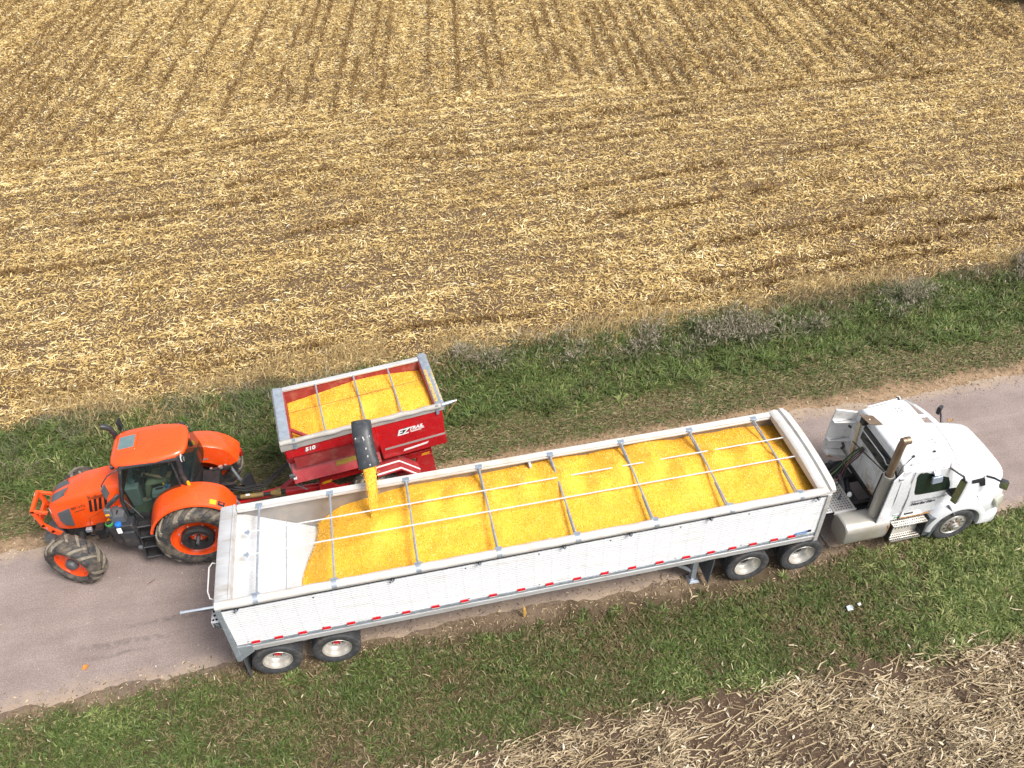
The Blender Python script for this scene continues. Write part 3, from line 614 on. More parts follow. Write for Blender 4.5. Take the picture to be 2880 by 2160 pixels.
for k in range(28): x = .7+k*.05; mb.box(x, x+.02, Wy-.07, Wy-.056, sl(x)+.0, sl(x)+.008, X['galv'])
for (x, y, r) in ((.74, .16, .05), (.95, .17, .07), (1.15, .12, .05), (.78, .22, .03)):
    mb.lathe([(r, 0), (r*.6, .008), (.0001, .01)], (x, y, sl(x)+.001), 'z', X['rust'], 7, False)
part('slope_sheet', mb, TR, smooth=0, label='bright white sloping sheet at the empty end')
mb = MB()
def frustum(x0, x1): mb.hexa([((x0+x1)/2-.5, 1.0, .72), ((x0+x1)/2+.5, 1.0, .72), ((x0+x1)/2+.5, Wy-1.0, .72), ((x0+x1)/2-.5, Wy-1.0, .72), (x0, .35, 1.3), (x1, .35, 1.3), (x1, Wy-.35, 1.3), (x0, Wy-.35, 1.3)], X['galv'])
frustum(2.3, 6.2); frustum(6.3, 10.2); part('hopper', mb, TR)
# rails
mb = MB(); mb.box(.3, Lx-.22, -.012, .10, 2.705, 2.775, X['alum']); part('top_rail', mb, TR, bevel=.012)
mb = MB(); mb.box(.3, Lx-.22, Wy-.13, Wy+.012, 2.705, 2.80, X['tarp']); mb.box(.3, Lx-.22, Wy-.145, Wy-.13, 2.70, 2.75, X['alum']); part('top_rail', mb, TR, bevel=.014)
mb = MB(); pts_ = [(.0+k*(Lx-.16)/60, .035+.004*math.sin(k*1.7), 2.815+.004*math.sin(k*2.3)) for k in range(61)]
mb.tube(pts_, [.088+.003*math.sin(k*.9) for k in range(61)], X['tarp'], 16); part('rolled_tarp', mb, TR, label='rolled up off white tarp along the near rail')
mb = MB(); mb.box(.08, Lx-.05, -.02, .012, 2.688, 2.712, X['plastic']); part('edge_seal', mb, TR, smooth=0)
mb = MB(); mb.tube([(.05, .0, 2.86), (-.25, -.02, 2.90), (-.57, -.04, 2.94)], .026, X['galv'], 10); mb.lathe([(.034, 0), (.034, .05), (.0001, .06)], (-.60, -.042, 2.94), 'x', X['galv'], 10, False)
mb.tube([(-.42, -.02, 2.88), (.05, .1, 2.62)], .012, X['dark'], 6); part('tarp_arm', mb, TR)
# end caps
mb = MB(); n = 25; secs = []
for k in range(n):
    y = .0+Wy*k/(n-1); up = .045*(1-(2*k/(n-1)-1)**2); secs.append([(-.03, y, 2.70), (-.035, y, 2.79+up), (.0, y, 2.815+up), (.225, y, 2.82+up), (.245, y, 2.845+up), (.275, y, 2.845+up), (.285, y, 2.80+up), (.29, y, 2.70)])
mb.loft(secs, X['alum'], cap=True); part('end_cap', mb, TR, smooth=40, label='flat scuffed cap across the empty end')
mb = MB(); secs = []
for k in range(n):
    y = -.01+(Wy+.02)*k/(n-1); q_ = 2*k/(n-1)-1; up = .10*(1-q_*q_); rd_ = .05*max(0, abs(q_)-.86)/.14
    secs.append([(Lx-.27, y, 2.70), (Lx-.27, y, 2.80+up), (Lx-.23, y, 2.83+up), (Lx-.12, y, 2.84+up), (Lx-.07, y, 2.81+up), (Lx-.04, y, 2.80+up), (Lx-.02, y, 2.86+up), (Lx+.13-rd_, y, 2.84+up), (Lx+.14-rd_, y, 2.80+up), (Lx-.0, y, 2.72)])
mb.loft(secs, X['tarp'], cap=True); part('end_cap', mb, TR, smooth=40, label='arched double cap at the truck end')
for yy in (.02, Wy-.02):
    mb = MB(); mb.bar((-.01, yy, .86), (.03, yy, 2.74), .09, .10, X['galv'], (1, 0, 0)); part('rear_post', mb, TR, bevel=.006)
mb = MB(); mb.prism([(.0, -.004, .84), (.34, -.004, 1.10), (.34, -.004, 1.34), (.0, -.004, 1.34)], (0, .05, 0), X['galv']); part('corner_gusset', mb, TR, bevel=.006)
for yy in (.02, Wy-.02):
    mb = MB(); mb.bar((Lx-.01, yy, 1.12), (Lx-.03, yy, 2.72), .09, .10, X['alum'], (1, 0, 0)); part('front_post', mb, TR, bevel=.006)
for yy, o_ in ((.0, -1), (Wy, 1)):
    mb = MB(); a, b = sorted((yy, yy-o_*.05)); mb.box(.3, Lx-.06, a, b, 1.30, 1.397, X['galv'])
    a, b = sorted((yy+o_*.012, yy-o_*.06)); mb.box(.34, Lx-.06, a, b, 1.235, 1.298, X['alum']); 
    a, b = sorted((yy-o_*.008, yy-o_*.09)); mb.box(.34, Lx-.06, a, b, 1.13, 1.234, X['alum']); part('side_rail', mb, TR, bevel=.004)
mb = MB()
for yy in (.75, Wy-.75): mb.box(.2, 12.3, yy-.06, yy+.06, .86, 1.06, X['galv'])
for xx in (.35, 1.3, 2.4, 9.9, 10.6, 11.6, 12.5): mb.box(xx, xx+.1, .06, Wy-.06, 1.03, 1.13, X['galv'])
part('frame', mb, TR)
for xx in (.45, .91, 1.39, 1.88, 2.38, 2.91, 3.53, 4.14, 4.76, 5.37, 5.98, 6.6, 7.21, 7.82, 8.44, 9.06, 9.67, 10.24, 10.74, 11.22, 11.72, 12.13):
    mb = MB(); mb.box(xx-.085, xx+.085, -.024, .0, 1.412, 1.470, X['red_r']); mb.box(xx-.085, xx+.085, -.0235, .0, 1.396, 1.4115, X['white_r']); part('reflector', mb, TR, smooth=0)
mb = MB(); mb.hexa([(12.20, -.02, 1.465), (12.47, -.02, 1.465), (12.47, -.0, 1.465), (12.20, 0, 1.465), (12.20, -.02, 1.515), (12.49, -.02, 1.535), (12.49, 0, 1.535), (12.20, 0, 1.515)], X['blue'])
for k in range(7): mb.box(12.25+k*.03, 12.272+k*.03, -.0215, -.0195, 1.488, 1.503, X['white_r'])
part('maker_decal', mb, TR, smooth=0)
mb = MB()
for a, b, c_, d_ in ((12.50, 12.52, 1.50, 1.56), (12.52, 12.55, 1.545, 1.56), (12.515, 12.55, 1.50, 1.512), (12.535, 12.55, 1.51, 1.545), (12.555, 12.58, 1.50, 1.51), (12.56, 12.575, 1.51, 1.56)): mb.box(a, b, -.02, -.006, c_, d_, X['ink'])
part('emblem', mb, TR, smooth=0)
# tarp bows with brackets and short braces
for k, xx in enumerate((.77, 2.28, 3.94, 5.57, 7.2, 8.86, 10.5, 12.07)):
    mb = MB(); mb.tube([(xx, .10, 2.765), (xx, .6, 2.775), (xx, 1.27, 2.78), (xx, 1.9, 2.775), (xx, Wy-.10, 2.765)], .022, X['galv'], 10)
    for yy, s_ in ((.10, 1), (Wy-.10, -1)): mb.tube([(xx-.015, yy, 2.68), (xx-.015, yy+s_*.75, 2.735)], .017, X['galv'], 8)
    bw = part('tarp_bow', mb, TR)
    mb = MB(); mb.box(xx-.075, xx+.075, Wy-.155, Wy-.05, 2.772, 2.806, X['galv_d'])
    mb.box(xx-.05, xx+.05, Wy-.15, Wy-.02, 2.69, 2.772, X['galv'])
    part('bow_bracket', mb, bw, bevel=.006)
    mb = MB(); mb.box(xx-.075, xx+.075, .075, .145, 2.80, 2.88, X['galv_d']); mb.lathe([(.0925, -.05), (.0925, .05)], (xx, .035, 2.815), 'x', X['galv'], 16, False); part('bow_bracket', mb, bw, bevel=.004)
for xx in (.38, 3.4, 5.15, 6.9, 8.3, 10.05, 12.45):
    mb = MB(); mb.box(xx-.035, xx+.035, -.07, -.03, 2.70, 2.76, X['dark']); mb.box(xx-.015, xx+.015, -.09, -.06, 2.68, 2.75, X['galv_d']); part('tarp_latch', mb, TR, smooth=0)
for y0, y1, z1 in ((1.73, 1.70, 2.80), (1.15, 1.11, 2.80)):     # ridge straps
    mb = MB(); P_ = [(.44+k*(12.55-.44)/40, lerp(y0, y1, k/40), 2.802+.0*k) for k in range(41)]
    for a, b in zip(P_[:-1], P_[1:]): mb.bar(a, b, .030, .008, X['rope'])
    s_ = part('ridge_strap', mb, TR, smooth=0)
    mb = MB(); mb.box(.50, .60, y0-.025, y0+.025, 2.795, 2.822, X['galv_d']); mb.box(.55, .58, y0-.06, y0+.06, 2.79, 2.82, X['galv']); part('ratchet', mb, s_, smooth=0)
for xx, yy in ((6.72, Wy-.05), (6.66, .05)):    # mid stiffener posts
    mb = MB(); mb.box(xx-.03, xx+.03, min(yy, yy+(.22 if yy < 1 else -.22)), max(yy, yy+(.22 if yy < 1 else -.22)), 1.4, 2.68, X['alum']); part('stiffener', mb, TR, bevel=.005)
# rear and front grab loops, rear perforated step, ladder
for x0, s_ in ((-.02, -1), (Lx+.02, 1)):
    mb = MB(); mb.tube([(x0, .35, 2.55), (x0+s_*.14, .36, 2.66), (x0+s_*.18, .5, 2.70), (x0+s_*.18, 1.05, 2.74), (x0+s_*.14, 1.2, 2.68), (x0, 1.21, 2.60)], .014, X['rope'] if s_ < 0 else X['galv'], 8)
    mb.tube([(x0, .35, 2.55), (x0+s_*.12, .35, 2.5), (x0+s_*.12, .35, 1.3), (x0, .35, 1.2)], .014, X['galv'], 8); mb.tube([(x0, .8, 2.55), (x0+s_*.12, .8, 2.5), (x0+s_*.12, .8, 1.3), (x0, .8, 1.2)], .014, X['galv'], 8)
    for k in range(5): mb.tube([(x0+s_*.12, .35, 1.4+k*.25), (x0+s_*.12, .8, 1.4+k*.25)], .012, X['galv'], 8)
    part('ladder', mb, TR)
mb = MB(); mb.box(-.20, -.02, .04, .55, 2.30, 2.315, X['alum'])
for k in range(3):
    for j in range(5): mb.lathe([(.026, 0), (.0001, .0)], (-.17+k*.06+.02*(j % 2), .09+j*.1, 2.3165), 'z', X['void'], 10, False)
mb.box(-.205, -.195, .03, .56, 2.16, 2.33, X['alum']); mb.prism([(-.2, .03, 2.3), (-.02, .03, 2.3), (-.02, .03, 1.95)], (0, .015, 0), X['galv'])
for k in range(4):
    for j in range(4): mb.lathe([(.019, 0), (.0001, 0)], (-.155+k*.038, .0285, 2.27-j*.05-.0*k), 'y', X['void'], 8, False) if j*.05 < .3-(3-k)*.06 else None
part('step_plate', mb, TR, smooth=0)
mb = MB(); mb.hexa([(.015, .03, .06), (.03, .03, .06), (.03, .62, .06), (.015, .62, .06), (.04, .03, .92), (.055, .03, .92), (.055, .62, .92), (.04, .62, .92)], X['greyplastic']); part('mud_flap', mb, TR, bevel=.004)
mb = MB(); mb.hexa([(.015, Wy-.62, .06), (.03, Wy-.62, .06), (.03, Wy-.03, .06), (.015, Wy-.03, .06), (.04, Wy-.62, .92), (.055, Wy-.62, .92), (.055, Wy-.03, .92), (.04, Wy-.03, .92)], X['greyplastic']); part('mud_flap', mb, TR, bevel=.004)
for yy in (.32, Wy-.32):
    mb = MB(); mb.bar((10.10, yy, .12), (10.10, yy, 1.10), .12, .12, X['galv'], (1, 0, 0)); mb.bar((10.10, yy, .0), (10.10, yy, .5), .09, .09, X['galv'], (1, 0, 0))
    mb.hexa([(9.98, yy-.13, .0), (10.25, yy-.13, .0), (10.25, yy+.13, .0), (9.98, yy+.13, .0), (10.03, yy-.09, .05), (10.2, yy-.09, .05), (10.2, yy+.09, .05), (10.03, yy+.09, .05)], X['galv'])
    mb.bar((9.35, yy+.05, .95), (10.05, yy, .35), .06, .06, X['galv']); mb.hexa([(9.85, yy-.12, .82), (10.32, yy-.12, .80), (10.32, yy+.12, .80), (9.85, yy+.12, .82), (9.80, yy-.12, 1.13), (10.32, yy-.12, 1.13), (10.32, yy+.12, 1.13), (9.80, yy+.12, 1.13)], X['galv'])
    part('landing_leg', mb, TR, bevel=.006)
for xx in (.677, .677+1.252):
    mb = MB(); mb.tube([(xx, .3, .505), (xx, Wy-.3, .505)], .07, X['dark'], 12); mb.box(xx-.5, xx+.5, .68, .78, .58, .64, X['dark']); mb.box(xx-.5, xx+.5, Wy-.78, Wy-.68, .58, .64, X['dark']); part('axle', mb, TR)
    put_wheel(TR, W_TRAIL, (xx, .02, .505)); put_wheel(TR, W_TRAIL, (xx, Wy-.02, .505), math.pi)

# ---- the corn in it: a heap of its own, kernels scattered over a height field
def corn_mat():
    m, nt, b = new_mat('shelled_corn')
    tc = nt.nodes.new("ShaderNodeTexCoord").outputs["Object"]
    k1 = noise(nt, 75, 3, .75, tc); k2 = noise(nt, 150, 2, .6, tc)
    f = mixc(nt, .45, k1, k2)
    c = ramp(nt, f, [(.26, (.42, .15, .012)), (.38, (.82, .38, .02)), (.52, (.97, .55, .04)), (.64, (.98, .66, .095)), (.76, (.98, .82, .33))])
    big = ramp(nt, noise(nt, 1.6, 5, .6, tc), [(.35, (.86, .74, .60)), (.62, (1, 1, 1))]); c = mixc(nt, 1.0, c, big, 'MULTIPLY')
    sp = ramp(nt, noise(nt, 30, 2, .5, tc), [(.79, (0,)*3), (.81, (1,)*3)]); c = mixc(nt, sp, c, (.16, .05, .02))
    nt.links.new(c, b.inputs["Base Color"]); b.inputs["Roughness"].default_value = .5; b.inputs["Specular IOR Level"].default_value = .4
    bp = N(nt, "ShaderNodeBump", Strength=.9, Distance=.012); nt.links.new(k1, bp.inputs["Height"]); nt.links.new(bp.outputs[0], b.inputs["Normal"])
    return m
CORN = corn_mat()
KERN = strip_mat('loose_kernels', [(0, (.36, .13, .012)), (.25, (.82, .39, .02)), (.6, (.97, .56, .045)), (.85, (.98, .70, .13)), (1, (.98, .86, .42))], .45)
def heap_z(x, y):
    x, y = np.asarray(x, float), np.asarray(y, float)
    wall = np.interp(x, [1.2, 1.81, 2.17, 2.81, 3.28, 3.98, 4.54, 5.04, 5.49, 5.76, 6.27, 6.7, 7.39, 7.84, 8.1, 8.64, 9.0, 9.56, 10, 10.25, 10.95, 12.1, 12.45, 12.7], [1.8, 2.08, 2.20, 2.33, 2.42, 2.56, 2.60, 2.54, 2.47, 2.56, 2.54, 2.53, 2.62, 2.58, 2.50, 2.51, 2.61, 2.62, 2.57, 2.50, 2.53, 2.54, 2.50, 2.44])
    nwall = np.interp(x, [1.2, 1.6, 2.5, 3.5, 5, 8, 11, 12.3, 12.7], [1.9, 2.0, 2.28, 2.45, 2.52, 2.55, 2.55, 2.54, 2.46])
    t = y/Wy; base = nwall*(1-t)+wall*t
    z = base+np.interp(x, [1.2, 2.0, 3.0, 4.2, 7, 12, 12.7], [.0, .02, .03, .05, .10, .11, .05])*np.sin(np.pi*np.clip(t, 0, 1))**.8-.05*t*sst(3.5, 4.5, x)
    e = np.exp(36*(z-2.6))
    for cx, cy, zp in ((3.2, 1.45, 2.64), (4.3, 1.85, 2.76), (4.95, 1.80, 2.75), (5.75, 1.72, 2.80), (6.45, 1.80, 2.78), (7.35, 1.75, 2.86), (8.05, 1.35, 2.80), (8.55, 1.75, 2.82), (9.35, 1.78, 2.88), (9.95, 1.30, 2.86), (10.75, 1.60, 2.86), (11.55, 1.55, 2.86), (12.1, 1.2, 2.78)):
        e = e+np.exp(36*(zp+.03-.43*np.hypot(x-cx, (y-cy)*.85)-2.6))
    z = 2.6+np.log(e)/36
    rdg = 1-np.abs(2*fbm(x+.35*y, y*.8, 1.1, 105)-1)*2; z = z+(fbm(x, y, .9, 101)-.5)*.07+(rdg-.55)*.03*sst(3.2, 4.4, x)+(fbm(x, y, .22, 103)-.5)*.03-.03
    return z
def corn_sheet(name, xs, ys, zf, n_k, label, cat, parent=None, mask=None):
    Xg, Yg = np.meshgrid(xs, ys); Zg = zf(Xg, Yg); ny, nx = Xg.shape
    i = np.arange(ny*nx).reshape(ny, nx); F = np.stack([i[:-1, :-1], i[:-1, 1:], i[1:, 1:], i[1:, :-1]], -1).reshape(-1, 4)
    Vt = np.stack([Xg, Yg, Zg], -1).reshape(-1, 3)
    n = n_k; x, y = pts(n, xs[0], xs[-1], ys[0], ys[-1])
    v, f = strips(x, y, zf(x, y)+.004, U(n)*6.283, rng.normal(0, .35, n), .011+.005*U(n), .009+.003*U(n), .1, rng.normal(0, .5, n), (.8, 1, .6))
    me_v = np.concatenate([Vt, v]); me_f = np.concatenate([F, f+len(Vt)])
    o = np_mesh(name, me_v, me_f, CORN, np.concatenate([np.zeros(len(Vt)), np.repeat(U(n), 6)]))
    o.data.materials.append(KERN); mi = np.zeros(len(me_f), np.int32); mi[len(F):] = 1; o.data.polygons.foreach_set('material_index', mi)
    sm = np.zeros(len(me_f), bool); sm[:len(F)] = True; o.data.polygons.foreach_set('use_smooth', sm)
    return tag(o, label, cat)
def trailer_corn(x, y):
    edge = 1.50+.33*sst(.7, 2.5, y)+.06*(fbm(np.asarray(y, float), np.asarray(y, float)*0, .5, 8)-.5)*2
    return np.where(x < edge, np.minimum(heap_z(x, y), sl(np.asarray(x, float))-.05), np.maximum(heap_z(x, y)*sst(edge-.3, edge+.6, x)+(1-sst(edge-.3, edge+.6, x))*(sl(edge)+.04), sl(np.asarray(x, float))+.01))
corn_sheet('corn_heap', np.arange(1.30, 12.685, .04), np.linspace(.047, Wy-.047, 64), trailer_corn, 90000, 'bright yellow shelled corn heaped in the long white trailer', 'corn')

# ================================================================== WHITE ROAD TRUCK
TK = thing('semi_truck', 'white day cab truck with rusty exhaust stack hitched to the trailer', 'truck', (15.2, 1.3, 0))
YC = 1.3
def sym(half): return half+[(-y, z) for y, z in reversed(half) if y > 1e-6]
def cab_sec(x, half): return [(x, YC-y, z) for y, z in half]+[(x, YC+y, z) for y, z in reversed(half)]
# cab shell
mb = MB(); secs = []
for x, dz, nr in ((14.70, 0, .985), (14.73, .035, .99), (15.2, .07, 1.0), (15.62, .13, 1.0), (15.76, .13, .98), (15.80, .09, .97)):
    secs.append(cab_sec(x, [(1.04, .98), (1.075, 1.25), (1.085, 1.75), (1.045, 2.2), (nr, 2.55+dz*.9), (nr-.07, 2.655+dz), (nr-.25, 2.70+dz), (.35, 2.715+dz), (.3, 2.705+dz)]))
for x, zt in ((16.05, 2.25), (16.16, 2.05), (16.22, 1.95)):
    secs.append(cab_sec(x, [(1.03, .98), (1.07, 1.25), (1.08, 1.70), (1.05, min(2.0, zt-.05)), (1.0, zt-.03), (.95, zt-.01), (.75, zt), (.35, zt+.01), (.3, zt+.01)]))
mb.loft(secs, X['truck_white'])
mb.quad(list(reversed(secs[0])), X['cab_back'])
cab = part('cab', mb, TK, smooth=38, bevel=.02)
mb = MB()       # raised roof ribs
for yy in (.36, .56, .80, 1.05, 1.55, 1.80, 2.04, 2.24):
    z0 = 2.735 if .5 < yy < 2.1 else 2.715
    mb.hexa([(14.86, yy-.012, z0-.02), (15.62, yy-.012, z0+.065), (15.62, yy+.012, z0+.065), (14.86, yy+.012, z0-.02), (14.86, yy-.008, z0+.022), (15.6, yy-.008, z0+.115), (15.6, yy+.008, z0+.115), (14.86, yy+.008, z0+.022)], X['truck_white'])
mb.hexa([(14.9, 1.12, 2.72), (15.5, 1.12, 2.79), (15.5, 1.48, 2.79), (14.9, 1.48, 2.72), (14.92, 1.14, 2.752), (15.48, 1.14, 2.818), (15.48, 1.46, 2.818), (14.92, 1.46, 2.752)], X['truck_white'])
part('roof_rib', mb, cab, bevel=.006)
mb = MB()
for cx, cy in ((15.42, 1.88), (15.55, .78)):
    for a, b in ((-.05, .05), (.05, .05), (-.05, -.04), (.06, -.05)): mb.lathe([(.014, 0), (.0001, .004)], (cx+a, cy+b, 2.834+.03*(cx > 15.5)*1), 'z', X['dark'], 10, False)
mb.lathe([(.03, 0), (.02, .02), (.0001, .022)], (15.48, .52, 2.825), 'z', X['dark'], 12, False)
part('roof_hole', mb, cab, smooth=0)
mb = MB()       # back wall pressings, rear window, brackets
for k in range(7): y = .55+k*.22; mb.box(14.688, 14.70, y, y+.02, 1.12, 1.98, X['cab_back'])
mb.box(14.675, 14.70, .36, 2.22, 1.98, 2.03, X['cab_back']); mb.box(14.68, 14.70, .40, 2.2, 2.535, 2.56, X['cab_back'])
part('rear_panel', mb, cab, bevel=.005)
mb = MB(); mb.box(14.672, 14.70, .72, 1.90, 2.06, 2.50, X['plastic']); wn = part('rear_window', mb, TK, bevel=.012)
mb = MB(); mb.box(14.668, 14.6715, .76, 1.86, 2.10, 2.46, X['glass_d']); part('pane', mb, wn, smooth=0)
mb = MB(); mb.tube([(14.62, 1.92, 2.36), (14.60, 1.85, 2.42), (14.60, .9, 2.42), (14.62, .78, 2.33), (14.68, .74, 2.33)], .012, X['truck_white'], 8); part('grab_rail', mb, TK)
mb = MB(); mb.tube([(14.66, 1.7, 1.88), (14.63, 1.66, 1.84), (14.63, 1.0, 1.80), (14.66, .96, 1.76)], .012, X['truck_white'], 8); part('grab_rail', mb, TK)
mb = MB(); mb.box(14.64, 14.70, .5, 2.1, 1.02, 1.10, X['dark'])
for k in range(18): y = .55+k*.036+random.random()*.02; mb.lathe([(.02+.03*random.random(), 0), (.0001, -.015)], (14.684, y, 1.10+.09*random.random()), 'x', X['rust'], 6, False)
part('rusty_sill', mb, TK, smooth=0)
mb = MB(); mb.hexa([(14.63, 1.92, 1.05), (14.66, 1.92, 1.05), (14.66, 1.99, 1.05), (14.63, 1.99, 1.05), (14.63, 2.0, 2.48), (14.66, 2.0, 2.48), (14.66, 2.07, 2.48), (14.63, 2.07, 2.48)], mat('yellowed_post', (.66, .52, .30), .6, dirt=(.4, .22, .1), dirt_amt=.4)); part('corner_strip', mb, cab)
mb = MB(); z_ = 2.76; mb.prism([(14.52, 2.0, z_), (14.58, 1.66, z_), (14.86, 1.56, z_+.02), (14.78, 1.88, z_+.02)], (0, 0, .012), X['stack']); mb.box(14.56, 14.70, 1.83, 1.97, 2.55, 2.76, X['dark']); mb.lathe([(.03, .014), (.0001, .03)], (14.66, 1.8, z_), 'z', X['chrome'], 8, False); part('bracket_plate', mb, TK)
# sun visor with its gap
mb = MB(); n = 21; secs = []
for k in range(n):
    q_ = 2*k/(n-1)-1; y = YC+q_*1.06; bul = 1-q_*q_; x = 16.03+.27*bul**.8; z = 2.60-.02*q_*q_; sx = .13+.05*bul
    secs.append([(x-sx, y, z+.05), (x, y, z-.02), (x+.012, y, z-.05), (x-.01, y, z-.055), (x-sx-.01, y, z+.03)])
mb.loft(secs, X['truck_white'], ring=True, cap=True)
for q_ in (-.42, .42):
    y = YC+q_*1.03; x = 16.02+.26*(1-q_*q_)**.8; mb.hexa([(15.72, y-.05, 2.68), (x-.12, y-.035, 2.60), (x-.12, y+.035, 2.60), (15.72, y+.05, 2.68), (15.72, y-.05, 2.70), (x-.12, y-.035, 2.63), (x-.12, y+.035, 2.63), (15.72, y+.05, 2.70)], X['truck_white'])
    mb.box(15.84, 15.88, y-.02, y+.0, 2.672, 2.69, X['dark'])
part('sun_visor', mb, TK, smooth=40)
mb = MB(); mb.quad([(15.815, YC-.88, 2.58), (16.155, YC-.94, 2.075), (16.165, YC, 2.085), (15.82, YC, 2.64)], X['glass_d']); mb.quad([(15.82, YC, 2.64), (16.165, YC, 2.085), (16.155, YC+.94, 2.075), (15.815, YC+.88, 2.58)], X['glass_d']); ws = part('windshield', mb, TK, smooth=0); ws.location.x += .012; ws.location.z += .008
# doors
for s_ in (-1, 1):
    Y = lambda y: YC+s_*(YC-y)         # y given for the near side
    mb = MB(); P = [(15.03, .225, 1.0), (15.50, .222, .98), (15.98, .225, 1.12), (16.10, .222, 1.75), (15.88, .262, 2.50), (14.99, .29, 2.52), (14.97, .258, 2.2), (15.0, .217, 1.75)]
    mb.prism([(a, Y(b-.012), c) for a, b, c in P], (0, s_*-.03, 0), X['truck_white'])
    dr = part('door', mb, TK, bevel=.008)
    mb = MB(); P = [(15.02, 1.0), (15.0, 1.75), (14.965, 2.2), (14.985, 2.53)]
    for (a, c), (a2, c2) in zip(P[:-1], P[1:]): mb.bar((a-.012, Y(.208 if c < 1.9 else .24), c), (a2-.012, Y(.212 if c2 < 1.9 else .268), c2), .012, .012, X['grey_ink'])
    part('door_seam', mb, dr, smooth=0)
    W_ = [(15.24, 1.80), (15.17, 1.82), (15.135, 1.89), (15.07, 2.34), (15.085, 2.41), (15.14, 2.45), (15.70, 2.485), (15.765, 2.465), (15.80, 2.40), (15.985, 1.88), (15.975, 1.81), (15.91, 1.785)]
    yy = lambda z: .205+.085*max(0, (z-1.75))/.78-.004
    mb = MB(); cx_, cz_ = 15.52, 2.12
    mb.prism([(cx_+(a-cx_)*1.05, Y(yy(c)-.006), cz_+(c-cz_)*1.07) for a, c in W_], (0, s_*-.014, 0), X['plastic']); wd = part('window', mb, dr, bevel=.004)
    mb = MB(); mb.prism([(a, Y(yy(c)-.011), c) for a, c in W_], (0, s_*-.006, 0), X['glass_d']); part('pane', mb, wd, smooth=0)
    mb = MB(); mb.box(15.10, 15.32, min(Y(.195), Y(.22)), max(Y(.195), Y(.22)), 1.09, 1.145, X['dark']); part('handle', mb, dr, bevel=.01)
    mb = MB(); mb.box(14.80, 14.94, min(Y(.196), Y(.24)), max(Y(.196), Y(.24)), 1.12, 1.18, X['galv']); mb.box(14.86, 14.94, min(Y(.198), Y(.24)), max(Y(.198), Y(.24)), 1.03, 1.07, X['green']); part('vent_plate', mb, TK, bevel=.006)
    mb = MB(); mb.box(15.02, 15.95, min(Y(.203), Y(.24)), max(Y(.203), Y(.24)), .97, 1.0, X['rust']); part('sill_rust', mb, dr, smooth=0)
    if s_ < 0:
        o_ = ORG[TK]
        letters("Summit Valley Farms llc", .088, X['grey_ink'], dr, (15.13, .190, 1.535), (1, 0, 0), (0, .02, 1), .1, o_)
        letters("Not for Hire", .115, X['ink'], dr, (15.15, .190, 1.425), (1, 0, 0), (0, .02, 1), .25, o_, .004)
        letters("10227", .075, X['grey_ink'], dr, (15.84, .192, 1.56), (1, 0, 0), (0, .02, 1), .1, o_)
mb = MB(); mb.tube([(16.11, .105, 1.26), (16.22, .055, 1.10), (16.30, .012, .98)], .028, X['greyplastic'], 8); part('fender_strap', mb, TK)
# hood and fenders
mb = MB(); secs = []
for x, zt, wt, zs, ws_, zb, wb in ((16.12, 2.00, .84, 1.72, 1.03, 1.30, 1.05), (16.35, 1.985, .82, 1.68, 1.0, 1.28, 1.08), (16.8, 1.94, .77, 1.58, .95, 1.22, 1.10), (17.2, 1.87, .73, 1.49, .92, 1.12, 1.10), (17.48, 1.80, .71, 1.42, .90, 1.02, 1.09), (17.68, 1.71, .68, 1.33, .88, .92, 1.06), (17.78, 1.52, .66, 1.18, .84, .82, 1.0), (17.83, 1.2, .62, .95, .78, .7, .92), (17.82, .75, .6, .68, .7, .6, .8)):
    h = [(wb, zb), (lerp(wb, ws_, .55)+.01, lerp(zb, zs, .45)), (ws_, zs), (lerp(ws_, wt, .55), lerp(zs, zt, .72)), (wt, zt-.015), (wt*.55, zt+.012), (.01, zt+.02)]
    secs.append(cab_sec(x, h))
mb.loft(secs, X['truck_white']); hood = part('hood', mb, TK, sub=2)
for s_ in ():
    y = YC+s_*(YC-.36); mb.hexa([(16.93, y-.10, 1.745), (17.2, y-.085, 1.66), (17.2, y+.06, 1.66), (16.93, y+.06, 1.745), (16.93, y-.10, 1.80), (17.2, y-.085, 1.72), (17.2, y+.06, 1.72), (16.93, y+.06, 1.80)], X['dark'])
for s_ in (-1, 1):
    Y = lambda y: YC+s_*(YC-y); P = [(16.74, .37, 1.68), (17.09, .40, 1.64), (17.12, .345, 1.47), (16.99, .335, 1.48), (16.97, .37, 1.59), (16.75, .35, 1.62)]
    mb = MB(); mb.prism([(a, Y(b-.03), c) for a, b, c in P], (0, s_*-.14, .0), X['void']); part('hood_vent', mb, hood, smooth=0)
mb = MB()
for k in range(6): mb.box(17.80, 17.85, YC-.46, YC+.46, .80+k*.1, .85+k*.1, X['dark'])
mb.box(17.78, 17.835, YC-.5, YC+.5, .74, 1.40, X['chrome']); part('grille', mb, hood)
